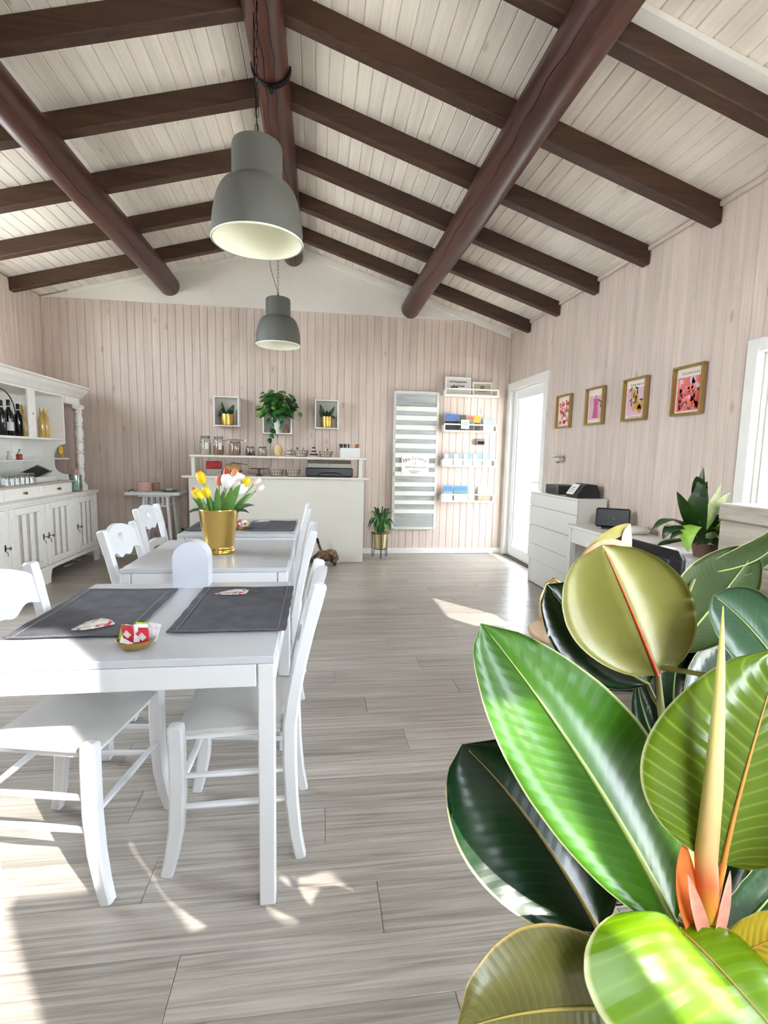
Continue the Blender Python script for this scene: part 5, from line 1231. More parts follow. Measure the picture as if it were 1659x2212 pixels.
# ================================================================ right wall: four gold frames
gold_f = M('gold_frame', (168, 138, 84), .38, .75, var=.06, scale=30); matb = M('cream_print_paper', (232, 218, 200), .7)
def ell(mb, cy, cz, ry, rz, a=0.0, n=12, x=-.0035):
    V = [(x, cy + ry * math.cos(w) * math.cos(a) - rz * math.sin(w) * math.sin(a), cz + ry * math.cos(w) * math.sin(a) + rz * math.sin(w) * math.cos(a)) for w in [2 * PI * i / n for i in range(n)]]
    mb.add(V, [tuple(range(n))])
def gold_picture(label, y0, y1, kind):
    z0, z1 = 1.612, 1.945; t = thing('gold_framed_picture', label, 'picture', (XR - .001, (y0 + y1) / 2, z0), 0, 'gold framed prints in a row on the plank wall')
    a = (y1 - y0) / 2; h = z1 - z0; w, d = .016, .032
    for p, q, r_, s_ in ((-a, a, 0, w), (-a, a, h - w, h), (-a, -a + w, w, h - w), (a - w, a, w, h - w)): MB().box(-d, 0, p, q, r_, s_, .002).build('frame_side', gold_f, t)
    MB().box(-.003, 0, -a + w, a - w, w, h - w).build('paper', matb, t)
    L = []; rnd = random.Random(kind)
    def lay(name, mb, mt, off): mb.v = [(v[0] - off, v[1], v[2]) for v in mb.v]; mb.build(name, mt, t)['kind'] = 'stuff'
    W = a - w - .014
    pk, rd, dkc, cor, lil, yel, grn = (M('print_pink', (226, 150, 150), .6), M('print_red', (206, 70, 66), .6), M('print_dark', (62, 44, 44), .6), M('print_coral', (224, 112, 84), .6), M('print_lilac', (212, 176, 190), .6), M('print_ochre', (206, 156, 60), .6), M('print_green', (70, 72, 44), .6))
    if kind == 1:
        for mt, n, s in ((pk, 26, .022), (rd, 18, .016), (dkc, 14, .008)):
            mb = MB()
            for i in range(n): ell(mb, rnd.uniform(-W + .02, W - .02), rnd.uniform(.05, h - .065), s * rnd.uniform(.6, 1.1), s * rnd.uniform(.6, 1.2), rnd.uniform(0, 3))
            lay('flower_print', mb, mt, .0003 * (1 + (mt is rd) + 2 * (mt is dkc)))
    elif kind == 2:
        mb = MB(); mb.add([(-.0035, -W, .05), (-.0035, W, .05), (-.0035, W, h - .075), (-.0035, -W, h - .075)], [(0, 1, 2, 3)]); lay('tint_field', mb, lil, 0)
        P = [(-.045, .06), (.05, .06), (.040, .135), (.030, .15), (.048, .235), (-.02, .235), (-.052, .225), (-.030, .15), (-.038, .135)]
        mb = MB(); mb.add([(-.0035, y_, z) for y_, z in P], [tuple(range(len(P)))]); lay('coffee_pot_print', mb, M('print_rose', (196, 96, 128), .6), .0004)
        mb = MB(); mb.add([(-.0035, .0, .06), (-.0035, .018, .06), (-.0035, .016, .23), (-.0035, .004, .23)], [(0, 1, 2, 3)]); lay('pot_stripe_print', mb, M('print_rose_dark', (160, 70, 104), .6), .0008)  # darker rose stripe in the print
        mb = MB(); ell(mb, .005, .252, .006, .014); mb.tube([(-.0035, -.045, .215), (-.0035, -.085, .20), (-.0035, -.080, .15)], .005, 4); lay('handle_print', mb, dkc, .0006)
    elif kind == 3:
        mb = MB(); mb.add([(-.0035, -W, .045), (-.0035, W, .045), (-.0035, W, h - .075), (-.0035, -W, h - .075)], [(0, 1, 2, 3)]); lay('tint_field', mb, lil, 0)
        mb = MB()
        for y_, z, a_ in ((.045, .215, .3), (.01, .20, -.2), (-.005, .165, 0), (-.025, .115, .2), (-.065, .115, .1), (-.045, .09, 0), (.02, .11, .1)): ell(mb, y_, z, .026, .034, a_)
        lay('lemon_print', mb, yel, .0004)
        mb = MB()
        for y_, z, a_ in ((.07, .25, .7), (.0, .255, 1.9), (.03, .20, .1), (-.012, .225, -.3), (.065, .165, 1), (.055, .135, .2), (.015, .145, 1.2), (-.065, .158, 1.7), (.0, .17, .2)): ell(mb, y_, z, .008, .024, a_)
        lay('leaf_print', mb, grn, .0008)
    else:
        mb = MB(); mb.add([(-.0035, -W, .030), (-.0035, W, .030), (-.0035, W, h - .075), (-.0035, -W, h - .075)], [(0, 1, 2, 3)]); lay('tint_field', mb, M('print_garden_pink', (214, 120, 120), .6, var=.3, scale=30), 0)
        for mt, n, s, zr in ((lil, 10, .022, (.13, .24)), (cor, 22, .018, (.05, .24)), (rd, 20, .016, (.045, .16)), (dkc, 22, .007, (.045, .17)), (grn, 10, .007, (.04, .12))):
            mb = MB()
            for i in range(n): ell(mb, rnd.uniform(-W + .02, W - .02), rnd.uniform(*zr), s * rnd.uniform(.5, 1), s * rnd.uniform(.6, 1.5), rnd.uniform(-.4, .4))
            lay('garden_print', mb, mt, .0004 + .0003 * (mt is cor) + .0006 * (mt is rd) + .0009 * (mt is dkc) + .0012 * (mt is grn))
    inkp = M('print_title_ink', (150, 140, 150), .7)
    def title(z, n, hh, sd):
        mb = MB(); r3 = random.Random(sd); st = 1.5 * W / n
        for i in range(n):
            y_ = W * .75 - st * (i + .5)
            for b in range(2): mb.box(-.0042, -.0038, y_ - st * .32 + b * st * .36, y_ - st * .32 + b * st * .36 + st * .16, z, z + hh * r3.uniform(.75, 1))
            mb.box(-.0042, -.0038, y_ - st * .3, y_ + st * .2, z + hh * r3.choice((0, .45, .8)), z + hh * r3.choice((.15, .6, 1)))
        mb.build('title_print', inkp, t)
    if kind == 4: title(h - .060, 10, .018, 4)
    if kind == 3: title(h - .060, 7, .017, 5); title(.024, 9, .013, 6)
gold_picture('gold framed pink flower print nearest the door', 4.735, 5.030, 1)
gold_picture('gold framed print of a pink coffee pot', 4.155, 4.445, 2)
gold_picture('gold framed print of yellow lemons', 3.575, 3.868, 3)
gold_picture('gold framed red garden print nearest the window', 3.008, 3.292, 4)
t = thing('alarm_dome', 'small cream wall sensor beside the glazed door', 'sensor', (XR - .001, 4.870, 1.262))
MB().lathe([(0, .075), (.055, .072), (.058, .062), (.050, .055), (0, .055)], 20, (-.055, 0, 0)).build('cap', M('cream_plastic', (214, 206, 190), .5), t, 40)
MB().box(-.075, 0, -.042, .042, 0.004, .056, .012).build('case', M('cream_plastic_shade', (196, 192, 172), .5), t)
MB().ball((-.050, .0, .002), (.018, .018, .012), 10, 6).build('lens', M('smoky_lens', (120, 118, 100), .2), t, 60)

# ================================================================ chest of drawers with till and printer
cwht = M('smooth_white_board', (222, 222, 214), .4, var=.01, scale=4)
t = thing('drawer_chest', 'tall white chest of drawers against the right wall', 'chest of drawers', (2.345, 4.475, 0)); x0 = 2.21 - 2.345; x1 = 2.483 - 2.345; a = .478
MB().box(x0 + .018, x1, -a, a, .262, .940).build('carcass', cwht, t)
MB().box(x0, x1, -a - .002, a + .002, .940, .958, .002).build('top_board', cwht, t)
for s in (-1, 1): MB().box(x0 + .019, x1, s * (a - .008) - .008, s * (a - .008) + .008, 0, .262).build('side_panel', cwht, t)
for p, q in ((.816, .938), (.622, .812), (.426, .618), (.268, .422)): MB().box(x0, x0 + .017, -a, a, p, q, .002).build('drawer_front', cwht, t)
MB().box(x0 + .030, x0 + .046, -a + .018, a - .018, .01, .255, .002).build('drawer_front', cwht, t)
MB().box(x0 + .020, x0 + .030, -a + .05, -a + .40, .16, .17).build('recess_grip', M('groove_shadow_side', (150, 130, 118), .8), t)
blk = M('black_plastic', (24, 24, 25), .35); 
t = thing('printer', 'black receipt printer on the white chest of drawers', 'printer', (2.37, 4.60, .9585))
MB().box(-.105, .105, -.13, .13, 0, .088, .008).build('case', M('charcoal_plastic', (50, 50, 52), .4), t); MB().box(-.107, -.105, -.06, .02, .015, .06).build('front_slot', blk, t)
t = thing('card_terminal', 'black card terminal with white slip on the white chest of drawers', 'terminal', (2.375, 4.185, .9585))
MB().prism([(-.12, 0), (.09, 0), (.09, .04), (.06, .115), (-.02, .125), (-.06, .110), (-.12, .03)], 1, -.10, .10).build('case', blk, t, 20)
T = Matrix.Translation((-.093, .03, .064)) @ Matrix.Rotation(-.80 + PI / 2 - .06, 4, 'Y')
MB().box(-.055, .055, -.06, .06, -.002, .002, T=Matrix.Translation((-.094, .03, .072)) @ Matrix.Rotation(-.93, 4, 'Y')).build('slip', M('paper_white', (236, 234, 230), .9), t)
for i in range(3): MB().box(-.030 + i * .022, -.024 + i * .022, -.04, .04, .0022, .0028, T=Matrix.Translation((-.094, .03, .072)) @ Matrix.Rotation(-.93, 4, 'Y')).build('slip_print', M('grey_ink', (120, 120, 112), .8), t)

# ================================================================ desk with router and papers
t = thing('desk', 'white desk along the right wall beyond the big leaves', 'desk', (2.30, 3.18, 0)); y0, y1 = 2.46 - 3.18, 3.955 - 3.18; x0, x1 = 2.12 - 2.30, 2.484 - 2.30
MB().box(x0 - .015, x1, y0, y1, .728, .750, .003).build('desktop', cwht, t)
MB().box(x0 + .01, x0 + .026, y0 + .06, y1 - .04, .60, .727, .002).build('front_apron', cwht, t)
for y_ in (y0 + .03, y1 - .03):
    for x_ in (x0 + .018, x1 - .03): MB().box(x_ - .02, x_ + .02, y_ - .02, y_ + .02, 0, .727, .002).build('leg', cwht, t)
MB().box(x0 + .025, x1 - .06, y0 + .05, y1 - .05, .12, .14).build('foot_shelf', cwht, t)
t = thing('router', 'square black router standing on the white desk', 'router', (2.335, 3.665, .7505)); 
MB().box(-.125, .125, -.020, .020, 0.012, .165, .012, T=Matrix.Rotation(-.55, 4, 'Z') @ Matrix.Rotation(-.12, 4, 'X')).build('case', M('black_plastic', (24, 24, 25), .35), t)
MB().box(-.08, .08, -.03, .03, 0, .014, .004, T=Matrix.Rotation(-.55, 4, 'Z')).build('foot', blk, t)
MB().ball((-.01, -.034, .085), (.012, .003, .005), 8, 5).build('badge', M('grey_badge', (150, 150, 150), .4), t)
t = thing('white_case', 'rounded white case lying beside the router on the desk', 'case', (2.36, 3.42, .7505)); MB().box(-.09, .09, -.08, .08, 0, .055, .024).build('shell', M('glossy_white_shell', (226, 224, 218), .3), t, 50)
t = thing('paper_sheets', 'loose papers on the desk before the white case', 'paper', (2.23, 3.16, .7505))
for i, (x_, y_, rz) in enumerate(((0, 0, .2), (.03, -.12, -.3), (.05, .05, .6))): MB().box(-.09, .09, -.12, .12, i * .0022, i * .0022 + .002, T=Matrix.Translation((x_ * .6, y_ * .5, 0)) @ Matrix.Rotation(rz * .5, 4, 'Z')).build('sheet', (M('paper_white', (236, 234, 230), .9), M('brochure_paper', (214, 218, 222), .5))[i % 2], t)

# corn plant on the desk
drac_d = M('dracaena_dark', (34, 60, 22), .35, var=.35, scale=12); drac_l = M('dracaena_lime', (150, 196, 74), .4, var=.25, scale=14); drac_p = M('dracaena_pale', (196, 208, 150), .45, var=.2, scale=20)
DRAC = [((2.154, 2.55, .818), (2.02, 2.43, 1.018), (2.067, 2.45, 1.268), .050, 'd'), ((2.154, 2.55, .818), (1.988, 2.43, 1.068), (2.097, 2.45, 1.193), .070, 'd'), ((2.148, 2.55, .872), (1.993, 2.43, 1.018), (1.921, 2.45, 1.136), .045, 'd'),
        ((2.16, 2.55, .845), (2.056, 2.40, .993), (2.159, 2.42, 1.182), .028, 'p'), ((2.148, 2.55, .872), (1.851, 2.43, 1.08), (1.79, 2.45, .905), .030, 'd'), ((2.148, 2.55, .872), (1.884, 2.43, 1.018), (1.863, 2.45, .876), .050, 'd'),
        ((2.131, 2.55, .898), (1.937, 2.40, 1.03), (1.979, 2.40, .817), .070, 'l'), ((2.168, 2.55, .818), (2.191, 2.43, .981), (2.321, 2.45, .797), .030, 'p'), ((2.17, 2.55, .804), (2.153, 2.43, .943), (2.255, 2.45, .771), .032, 'd'),
        ((2.20, 2.55, .90), (2.274, 2.43, 1.06), (2.365, 2.45, .850), .042, 'l'), ((2.136, 2.55, .845), (1.896, 2.43, .892), (1.83, 2.45, .84), .032, 'd'), ((2.158, 2.55, .858), (2.103, 2.43, 1.019), (2.182, 2.45, 1.017), .032, 'l'),
        ((2.16, 2.55, .845), (2.14, 2.43, 1.07), (2.208, 2.45, .991), .055, 'd'), ((2.15, 2.55, .858), (2.193, 2.43, .968), (2.249, 2.45, .875), .028, 'd'), ((2.151, 2.55, .845), (1.943, 2.43, .968), (1.81, 2.45, .952), .028, 'p'),
        ((2.16, 2.53, .88), (2.10, 2.40, 1.06), (2.18, 2.38, 1.14), .030, 'p'), ((2.17, 2.53, .86), (2.24, 2.40, 1.00), (2.30, 2.38, .88), .034, 'l'),
        ((2.14, 2.54, .86), (1.98, 2.45, .98), (1.88, 2.42, .88), .036, 'd'), ((2.15, 2.54, .90), (2.06, 2.45, 1.20), (2.02, 2.44, 1.22), .050, 'd')]
t = thing('corn_plant', 'striped corn plant with dark and lime leaves on the desk end', 'plant', (2.235, 2.575, .7505)); o_ = Vector((2.235, 2.575, .7505))
MB().lathe([(0, 0), (.060, 0), (.078, .085), (.072, .085), (0, .075)], 20).build('pot', M('brown_clay_pot', (104, 76, 60), .7), t, 40)
MB().tube([Vector(p) - o_ for p in ((2.225, 2.572, .81), (2.19, 2.56, .86), (2.155, 2.55, .90))], [.016, .014, .012], 8).build('cane', M('tan_cane', (150, 120, 84), .7), t, 40)
for a, b, c, w, k in DRAC:
    a_ = Vector(a) + Vector((.0, 0, .02)); blade(MB(), a_ - o_, Vector(b) - o_, Vector(c) - o_, w * .8, 12, .25, side=(.75, -.66, .05) if k != 'd' else (.80, -.55, -.1)).build('leaf', {'d': drac_d, 'l': drac_l, 'p': drac_p}[k], t, 60)

# weathered cabinet under the window
ww = wood_mat('weathered_white_wood', (150, 138, 120), (214, 206, 192), 1, streak=.75, rnd=.05, rough=.8, fine=28, along=2.2, bump=.3)
t = thing('weathered_cabinet', 'weathered whitewashed wooden cabinet under the window', 'cabinet', (2.29, 1.78, 0)); x0, x1 = 2.10 - 2.29, 2.475 - 2.29; y0, y1 = 1.20 - 1.78, 2.355 - 1.78
MB().box(x0 + .02, x1, y0 + .01, y1 - .01, .04, 1.00).build('body', ww, t); MB().box(x0 - .005, x1, y0, y1, 1.00, 1.085, .008).build('top_plank', ww, t)
for p, q in ((.80, .995), (.58, .795), (.32, .575), (.05, .315)): MB().box(x0, x0 + .02, y0 + .012, y1 - .012, p, q, .004).build('front_plank', ww, t)
for s in (y0 + .04, y1 - .08): MB().box(x0 + .02, x0 + .06, s, s + .04, 0, .04).build('foot', ww, t)
# black padded chair at the desk
lea = M('black_leather', (22, 23, 26), .32, var=.2, scale=40, bump=.25)
t = thing('desk_chair', 'black padded leather chair pulled up to the white desk', 'chair', (1.735, 2.32, 0))
def pad(name, x0, x1, y0, y1, z0, z1, c, seam=True):
    o = MB().box(x0, x1, y0, y1, z0, z1, c).build(name, lea, t, 30); md = o.modifiers.new('bevel', 'BEVEL'); md.width = c * .6; md.segments = 3; return o
pad('backrest', -.115, -.025, -.28, .28, .47, .885, .040); pad('seat', -.06, .22, -.25, .25, .42, .50, .035)
for s in (-1, 1): MB().tube([(-.05, s * .29, .44), (-.02, s * .30, .62), (.17, s * .29, .64), (.17, s * .27, .44)], .016, 8).build('armrest', M('black_metal', (28, 28, 28), .45, .6), t, 40)
MB().lathe([(0, .06), (.03, .06), (.025, .42), (0, .42)], 14, (.06, 0, 0)).build('column', MATS['black_metal'], t, 40)
for k in range(5):
    a = k * 2 * PI / 5 + .2; MB().tube([(.06, 0, .085), (.06 + .25 * math.cos(a), .25 * math.sin(a), .055)], [.020, .013], 8).build('base_spoke', MATS['black_metal'], t, 40); MB().ball((.06 + .25 * math.cos(a), .25 * math.sin(a), .0265), .026, 10, 7).build('caster', blk, t, 60)
# tan shell stool with brass rods
t = thing('tan_stool', 'tan moulded stool with thin brass rods behind the large leaves', 'stool', (1.245, 2.225, 0))
MB().lathe([(0, .425), (.17, .428), (.205, .440), (.210, .448), (.200, .455), (.12, .447), (0, .444)], 40).build('seat', M('tan_plywood', (196, 166, 132), .45, var=.05, scale=10), t, 40)
br_ = M('brass_rod', (198, 160, 104), .3, .9)
for k in range(4):
    a = PI / 4 + k * PI / 2; MB().tube([(.14 * math.cos(a), .14 * math.sin(a), .43), (.20 * math.cos(a), .20 * math.sin(a), 0)], .009, 8).build('leg', br_, t, 40)
MB().tube([(-.085, .170, .440), (-.078, .190, .56), (-.045, .205, .64), (.0, .21, .665), (.045, .205, .64), (.078, .190, .56), (.085, .170, .440)], .008, 8).build('back_hoop', br_, t, 40)
# ================================================================ the big rubber plant in front
def rubber_mat(name, c0, c1, vein, k=16.0, c=3.2, vs=.5, rough=.22, trans=.18, margin=None, wave=.35, tint=None, spec=.5, coat=.15):
    """glossy leaf: side veins slanting off the midrib, pale margin, light shining through"""
    m, nt, b = base_mat(name); L = nt.links; out = [n for n in nt.nodes if n.type == 'OUTPUT_MATERIAL'][0]
    uv = N(nt, 'ShaderNodeUVMap'); sx = N(nt, 'ShaderNodeSeparateXYZ'); L.new(uv.outputs[0], sx.inputs[0])
    def mth(op, a, b_=None):
        n = N(nt, 'ShaderNodeMath', operation=op)
        for i, v in enumerate((a, b_)):
            if v is None: continue
            if hasattr(v, 'is_output'): L.new(v, n.inputs[i])
            else: n.inputs[i].default_value = v
        return n.outputs[0]
    av = mth('ABSOLUTE', mth('SUBTRACT', mth('MULTIPLY', sx.outputs[1], 2.0), 1.0))
    tc = N(nt, 'ShaderNodeTexCoord'); nz = N(nt, 'ShaderNodeTexNoise'); nz.inputs['Scale'].default_value = 9; nz.inputs['Detail'].default_value = 4; L.new(tc.outputs['Object'], nz.inputs['Vector'])
    ph = mth('ADD', mth('SUBTRACT', mth('MULTIPLY', sx.outputs[0], k), mth('MULTIPLY', av, c)), mth('MULTIPLY', nz.outputs['Fac'], .5))
    pp = mth('PINGPONG', ph, .5)
    ln = ramp(nt, [(0.0, (1, 1, 1, 1)), (.05, (.55, .55, .55, 1)), (.16, (0, 0, 0, 1))]); L.new(pp, ln.inputs['Fac'])
    cr = ramp(nt, [(.32, c0), (.68, c1)]); L.new(nz.outputs['Fac'], cr.inputs['Fac'])
    col = mix(nt, cr.outputs[0], lin(vein), mth('MULTIPLY', ln.outputs[0], vs))
    mg = ramp(nt, [(.962, (0, 0, 0, 1)), (.985, (1, 1, 1, 1))]); L.new(av, mg.inputs['Fac']); col = mix(nt, col, lin(margin or (206, 204, 150)), mth('MULTIPLY', mg.outputs[0], .8))
    L.new(col, b.inputs['Base Color']); b.inputs['Roughness'].default_value = rough; b.inputs['Coat Weight'].default_value = coat; b.inputs['Specular IOR Level'].default_value = spec; b.inputs['Coat Roughness'].default_value = .12
    bp = N(nt, 'ShaderNodeBump'); bp.inputs['Strength'].default_value = wave; bp.inputs['Distance'].default_value = .004; L.new(pp, bp.inputs['Height']); L.new(bp.outputs[0], b.inputs['Normal'])
    tr = N(nt, 'ShaderNodeBsdfTranslucent'); tcl = mix(nt, col, lin(tint or (170, 214, 60)), .5); L.new(tcl, tr.inputs[0])
    mx = N(nt, 'ShaderNodeMixShader'); mx.inputs[0].default_value = trans; L.new(b.outputs[0], mx.inputs[1]); L.new(tr.outputs[0], mx.inputs[2]); L.new(mx.outputs[0], out.inputs[0])
    return m
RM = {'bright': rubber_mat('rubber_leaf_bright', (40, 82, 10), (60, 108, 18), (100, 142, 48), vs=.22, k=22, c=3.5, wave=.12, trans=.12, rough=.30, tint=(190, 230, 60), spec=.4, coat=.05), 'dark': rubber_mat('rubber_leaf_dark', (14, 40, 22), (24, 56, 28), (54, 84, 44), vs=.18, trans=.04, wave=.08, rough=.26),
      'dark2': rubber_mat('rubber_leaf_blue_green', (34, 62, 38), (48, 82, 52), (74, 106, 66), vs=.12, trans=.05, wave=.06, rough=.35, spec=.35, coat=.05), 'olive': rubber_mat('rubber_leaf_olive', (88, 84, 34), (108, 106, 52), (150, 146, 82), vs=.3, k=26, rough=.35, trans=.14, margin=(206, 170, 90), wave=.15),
      'olive2': rubber_mat('rubber_leaf_underside', (116, 114, 48), (134, 130, 62), (150, 146, 84), vs=.2, k=44, c=2.0, rough=.42, trans=.14, wave=.08), 'olive3': rubber_mat('rubber_leaf_dark_olive', (36, 52, 16), (52, 70, 26), (84, 98, 50), vs=.12, k=26, rough=.55, trans=.08, wave=.08, spec=.2, coat=0),  # olive3 is a darker olive leaf colour
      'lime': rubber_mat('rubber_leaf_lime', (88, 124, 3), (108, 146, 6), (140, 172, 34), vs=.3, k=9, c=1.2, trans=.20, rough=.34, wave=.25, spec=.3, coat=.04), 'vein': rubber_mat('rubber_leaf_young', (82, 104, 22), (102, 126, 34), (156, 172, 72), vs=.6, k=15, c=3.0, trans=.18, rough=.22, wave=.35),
      'yellow': rubber_mat('rubber_leaf_yellow', (190, 150, 34), (206, 184, 60), (222, 196, 90), vs=.4, trans=.25), 'lime2': rubber_mat('rubber_leaf_pale', (168, 180, 96), (190, 198, 120), (210, 210, 140), vs=.4, trans=.2)}
RIB = {'ribg': M('midrib_pale_green', (150, 168, 92), .4), 'riby': M('midrib_yellow', (176, 158, 84), .4), 'ribo': M('midrib_orange', (206, 146, 70), .4), 'ribr': M('midrib_red', (206, 64, 30), .4)}
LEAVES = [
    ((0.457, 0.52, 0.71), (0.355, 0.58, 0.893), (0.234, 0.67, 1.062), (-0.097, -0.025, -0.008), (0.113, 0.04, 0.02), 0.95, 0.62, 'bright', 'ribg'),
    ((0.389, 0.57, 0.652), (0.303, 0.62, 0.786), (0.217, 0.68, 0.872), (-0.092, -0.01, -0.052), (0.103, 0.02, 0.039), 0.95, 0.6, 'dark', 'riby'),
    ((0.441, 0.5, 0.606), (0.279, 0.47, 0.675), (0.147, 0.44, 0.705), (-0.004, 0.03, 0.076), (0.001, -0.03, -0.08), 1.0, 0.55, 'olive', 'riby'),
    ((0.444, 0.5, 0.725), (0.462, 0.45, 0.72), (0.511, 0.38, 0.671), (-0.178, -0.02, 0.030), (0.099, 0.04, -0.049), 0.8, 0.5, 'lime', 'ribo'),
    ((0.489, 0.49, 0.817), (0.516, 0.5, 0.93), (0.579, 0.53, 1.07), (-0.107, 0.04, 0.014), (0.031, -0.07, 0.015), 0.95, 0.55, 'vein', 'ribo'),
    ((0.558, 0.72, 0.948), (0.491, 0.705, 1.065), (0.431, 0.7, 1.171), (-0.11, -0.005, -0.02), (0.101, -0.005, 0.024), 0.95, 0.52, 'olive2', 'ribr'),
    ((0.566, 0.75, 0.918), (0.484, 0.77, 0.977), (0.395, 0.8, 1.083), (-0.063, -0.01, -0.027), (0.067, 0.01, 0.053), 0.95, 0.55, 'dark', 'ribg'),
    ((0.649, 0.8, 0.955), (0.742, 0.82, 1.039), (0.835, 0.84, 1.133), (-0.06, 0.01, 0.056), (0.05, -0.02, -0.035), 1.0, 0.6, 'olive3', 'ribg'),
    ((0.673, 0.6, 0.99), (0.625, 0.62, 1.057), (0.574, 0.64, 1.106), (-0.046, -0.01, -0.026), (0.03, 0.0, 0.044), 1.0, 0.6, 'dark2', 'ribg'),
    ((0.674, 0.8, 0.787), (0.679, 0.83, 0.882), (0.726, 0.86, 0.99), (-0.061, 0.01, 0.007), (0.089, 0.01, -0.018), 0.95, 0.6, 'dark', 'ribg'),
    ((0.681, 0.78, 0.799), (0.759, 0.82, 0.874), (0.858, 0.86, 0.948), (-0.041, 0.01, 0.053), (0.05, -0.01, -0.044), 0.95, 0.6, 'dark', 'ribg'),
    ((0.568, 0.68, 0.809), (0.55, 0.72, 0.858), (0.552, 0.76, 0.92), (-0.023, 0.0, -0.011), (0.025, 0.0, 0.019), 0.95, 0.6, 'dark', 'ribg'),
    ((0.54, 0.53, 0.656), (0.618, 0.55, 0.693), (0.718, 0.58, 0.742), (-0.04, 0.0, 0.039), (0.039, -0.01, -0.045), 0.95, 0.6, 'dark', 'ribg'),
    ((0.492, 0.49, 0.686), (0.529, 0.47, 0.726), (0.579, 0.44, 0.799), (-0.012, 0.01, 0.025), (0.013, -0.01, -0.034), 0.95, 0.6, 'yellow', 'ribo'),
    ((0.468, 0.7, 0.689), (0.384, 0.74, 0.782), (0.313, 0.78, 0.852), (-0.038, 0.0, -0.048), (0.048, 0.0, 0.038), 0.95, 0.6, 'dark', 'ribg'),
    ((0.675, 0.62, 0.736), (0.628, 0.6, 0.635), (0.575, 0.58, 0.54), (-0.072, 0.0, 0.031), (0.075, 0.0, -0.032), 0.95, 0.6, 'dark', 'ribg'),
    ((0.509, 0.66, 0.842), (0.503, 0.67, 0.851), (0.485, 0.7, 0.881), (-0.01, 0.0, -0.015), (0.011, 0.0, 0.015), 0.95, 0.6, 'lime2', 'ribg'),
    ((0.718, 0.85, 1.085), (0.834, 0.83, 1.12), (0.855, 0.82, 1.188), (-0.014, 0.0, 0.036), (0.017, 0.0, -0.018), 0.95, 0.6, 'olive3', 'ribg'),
    ((0.56, 0.66, 0.74), (0.62, 0.68, 0.82), (0.69, 0.72, 0.90), (-0.06, 0.0, 0.045), (0.06, 0.0, -0.045), 0.95, 0.6, 'dark', 'ribg'),  # hidden leaf added to block a sun fleck on the floor
    ((0.50, 0.66, 0.60), (0.44, 0.68, 0.68), (0.37, 0.70, 0.76), (-0.05, 0.0, -0.04), (0.05, 0.0, 0.04), 0.95, 0.6, 'dark', 'ribg'),  # second hidden leaf, added against the same flecks
]
SPIKE = [(0.493, 0.505, 0.712), (0.482, 0.5, 0.763), (0.469, 0.495, 0.825), (0.469, 0.495, 0.915), (0.471, 0.5, 1.0), (0.472, 0.505, 1.066), (0.472, 0.51, 1.132)]
STEM_A = [(0.563, 0.73, 0.958), (0.57, 0.72, 0.89), (0.561, 0.68, 0.818), (0.554, 0.63, 0.738), (0.541, 0.56, 0.627)]
STEM_LOW = [(0.541, 0.56, 0.627), (0.569, 0.55, 0.554), (0.612, 0.55, 0.434)]
BR1 = [(0.468, 0.5, 0.719), (0.45, 0.505, 0.787), (0.451, 0.51, 0.836)]
BR2 = [(0.485, 0.495, 0.701), (0.46, 0.49, 0.757), (0.438, 0.485, 0.813)]
BR3 = [(0.495, 0.495, 0.7), (0.494, 0.49, 0.759), (0.499, 0.49, 0.808)]
TB1 = [(0.513, 0.735, 1.149), (0.458, 0.737, 1.168), (0.404, 0.73, 1.126)]
TB2 = [(0.505, 0.745, 1.144), (0.5, 0.745, 1.175), (0.507, 0.745, 1.196)]
TB3 = [(0.51, 0.75, 1.191), (0.472, 0.75, 1.176), (0.426, 0.745, 1.148)]

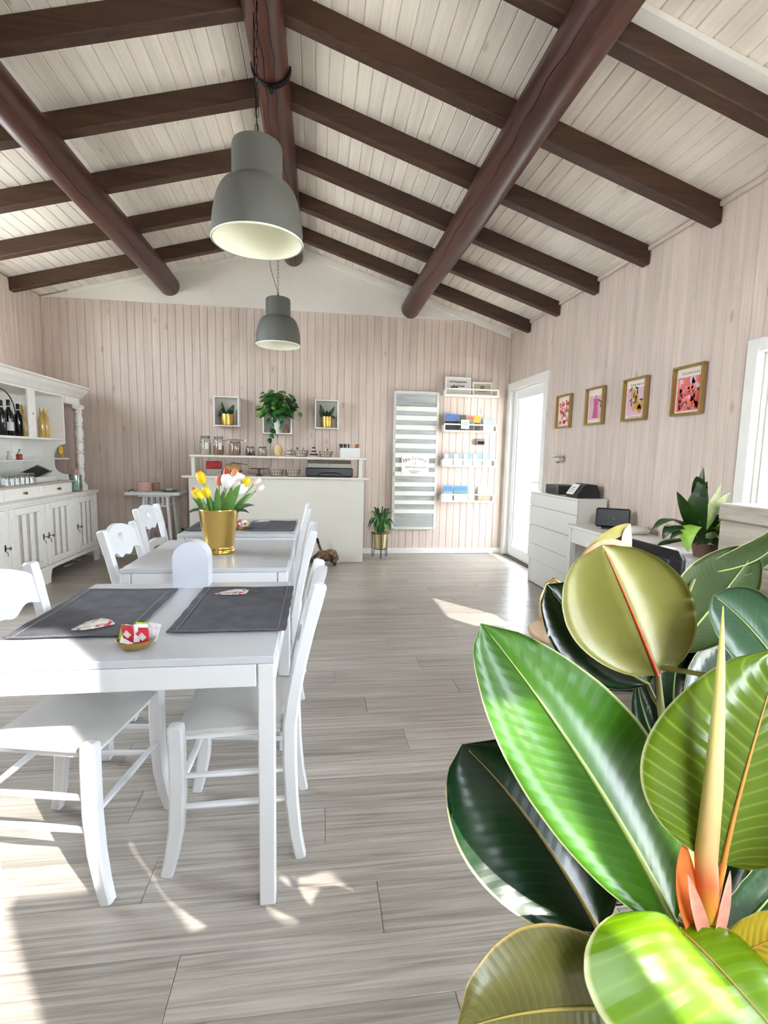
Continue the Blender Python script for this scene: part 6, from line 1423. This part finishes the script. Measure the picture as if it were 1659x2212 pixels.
fic = thing('rubber_plant', 'large rubber plant with broad glossy leaves close in front', 'plant', (.62, .56, 0)); fo = Vector((.62, .56, 0))
MB().lathe([(0, 0), (.13, 0), (.14, .006), (.175, .34), (.18, .345), (.172, .35), (.16, .33), (0, .31)], 32).build('pot', M('grey_planter', (150, 148, 142), .6), fic, 40)
MB().lathe([(0, .316), (.160, .316)], 24).build('soil', soil, fic)
def rubber_leaf(B, Mi, T_, Lv, Rv, a, b, mt, rib, k, L0=None):
    B, Mi, T_, Lv, Rv = (Vector(v) for v in (B, Mi, T_, Lv, Rv)); B, Mi, T_ = B - fo, Mi - fo, T_ - fo
    C = Mi * 2 - (B + T_) / 2; P = lambda u: B * (1 - u) ** 2 + C * (2 * u * (1 - u)) + T_ * u * u
    nu, nv = 30, 7; V = []; UV = []; nrm = (T_ - B).cross(Rv - Lv).normalized()
    shp = lambda u: max(0.0, math.sin(PI * min(1, max(0, u)) ** a)) ** b
    ref = shp(.5)
    for i in range(nu + 1):
        u = i / nu; p = P(u); w = shp(u) / ref if 0 < i < nu else 0.0
        if u > .93: w *= max(0, (1 - u) / .07) ** .45
        for j in range(-nv, nv + 1):
            v = j / nv; d = (Rv * v if v > 0 else (Lv if L0 is None else L0.lerp(Lv * 2 - L0, u)) * -v) * w
            ripple = .0005 * math.sin(u * 46 + abs(v) * 5 + k) * abs(v) * w + .0030 * math.sin(u * 7 + k * 2 + (1 if v > 0 else 3)) * v * v * w
            arch = .018 * math.sin(PI * abs(v)) * w * ((Rv - Lv).length / .2)
            V.append(p + d + nrm * (ripple + arch)); UV.append((u, v * .5 + .5))
    m = 2 * nv + 1; F = [((i + 1) * m + j, (i + 1) * m + j + 1, i * m + j + 1, i * m + j) for i in range(nu) for j in range(m - 1)]
    n0 = len(V); V += [q - nrm * .0012 for q in V]; UV += UV[:n0]; F += [tuple(n0 + q for q in reversed(f)) for f in F]
    rim = [i * m for i in range(nu + 1)] + [i * m + m - 1 for i in range(nu, -1, -1)]
    F += [(rim[i], rim[i + 1], n0 + rim[i + 1], n0 + rim[i]) for i in range(len(rim) - 1)]
    me = bpy.data.meshes.new('leaf'); me.from_pydata(V, [], F); me.materials.append(RM[mt])
    uvl = me.uv_layers.new(name='UVMap'); idx = [0] * len(me.loops); me.loops.foreach_get('vertex_index', idx)
    uvl.data.foreach_set('uv', [c for q in idx for c in UV[q]])
    me.shade_smooth(); me.set_sharp_from_angle(angle=math.radians(60)); me.validate()
    lo = obj('leaf', me, fic)
    pts = [P(i / 20) for i in range(20)]; L_ = (T_ - B).length
    for s in (1, -1): MB().tube([p + nrm * (s * .0016) for p in pts], [max(.0006, L_ * .011 * (1 - i / 20) ** .8) for i in range(20)], 8).build('midrib', RIB[rib], lo, 60)
    return lo
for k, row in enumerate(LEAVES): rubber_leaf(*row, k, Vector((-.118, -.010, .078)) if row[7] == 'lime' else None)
def fp(pts): return [Vector(p) - fo for p in pts]
bark = M('green_brown_stem', (112, 108, 52), .5, var=.25, scale=30)
MB().tube(fp(STEM_A), [.005, .006, .007, .009, .011], 10).build('stem', bark, fic, 60)
MB().tube(fp(STEM_LOW + [(.63, .56, .30)]), [.011, .013, .015, .016], 10).build('stem', bark, fic, 60)
MB().tube(fp([(.60, .56, .30), (.55, .53, .50), (.505, .505, .66), (.493, .505, .715)]), [.014, .013, .011, .009], 10).build('stem', bark, fic, 60)
# petioles from stem to leaf base
for i, row in enumerate(LEAVES):
    B = Vector(row[0]); 
    src = [Vector(p) for p in STEM_A + STEM_LOW] + [Vector(p) for p in ((.55, .53, .50), (.505, .505, .66), (.493, .505, .715))]
    q = min(src, key=lambda s: (s - B).length + (0 if s.z < B.z + .01 else .3))
    if (q - B).length > .004: MB().tube([q - fo, (q + B) / 2 - fo + Vector((0, 0, -.006)), B - fo + (Vector(row[1]) - B) * .03], [.0045, .004, .0036], 8).build('petiole', RIB[row[8]] if row[8] != 'ribg' else bark, fic, 60)
# pink-cream spike of the next leaf and its bracts
sp_m, nt, b = base_mat('spike_cream_pink'); L = nt.links
g_ = N(nt, 'ShaderNodeNewGeometry'); sz = N(nt, 'ShaderNodeSeparateXYZ'); L.new(g_.outputs['Position'], sz.inputs[0]); mr = N(nt, 'ShaderNodeMapRange'); mr.inputs['From Min'].default_value = .715; mr.inputs['From Max'].default_value = 1.13
L.new(sz.outputs[2], mr.inputs['Value']); rp = ramp(nt, [(0, (214, 196, 40)), (.10, (226, 150, 60)), (.19, (222, 110, 72)), (.30, (226, 178, 124)), (.6, (236, 218, 150)), (1, (214, 206, 110))]); L.new(mr.outputs[0], rp.inputs['Fac'])
L.new(rp.outputs[0], b.inputs['Base Color']); b.inputs['Roughness'].default_value = .45; b.inputs['Subsurface Weight'].default_value = .2; b.inputs['Subsurface Radius'].default_value = (.02, .01, .004)
MB().tube(fp([SPIKE[0]] + [Vector(p) for p in SPIKE[1:]]), [.008, .0130, .0125, .0105, .0072, .0042, .0006], 14).build('new_leaf_spike', sp_m, fic, 60)
for P3, w, mt in ((BR1, .016, M('orange_bract', (226, 122, 60), .5, var=.2, scale=40)), (BR2, .009, M('pink_bract', (222, 148, 130), .5, var=.15, scale=60)), (BR3, .009, M('pink_bract', (222, 148, 130), .5))):
    mid = Vector(P3[1]) * 2 - (Vector(P3[0]) + Vector(P3[2])) / 2
    blade(MB(), Vector(P3[0]) - fo, mid - fo, Vector(P3[2]) - fo, w, 14, .35, side=(.9, .1, .05)).build('bract', mt, fic, 60)
for P3, w, mt in ((TB1, .0045, M('peach_bract', (226, 160, 126), .5, var=.15, scale=60)), (TB2, .010, M('rose_bract', (216, 176, 160), .5, var=.2, scale=60)), (TB3, .009, M('olive_bract', (150, 140, 62), .5, var=.15, scale=40))):
    mid = Vector(P3[1]) * 2 - (Vector(P3[0]) + Vector(P3[2])) / 2
    blade(MB(), Vector(P3[0]) - fo, mid - fo, Vector(P3[2]) - fo, w, 14, .3, side=(.3, .2, .9) if P3 is not TB2 else (.9, .1, .1)).build('bract', mt, fic, 60)
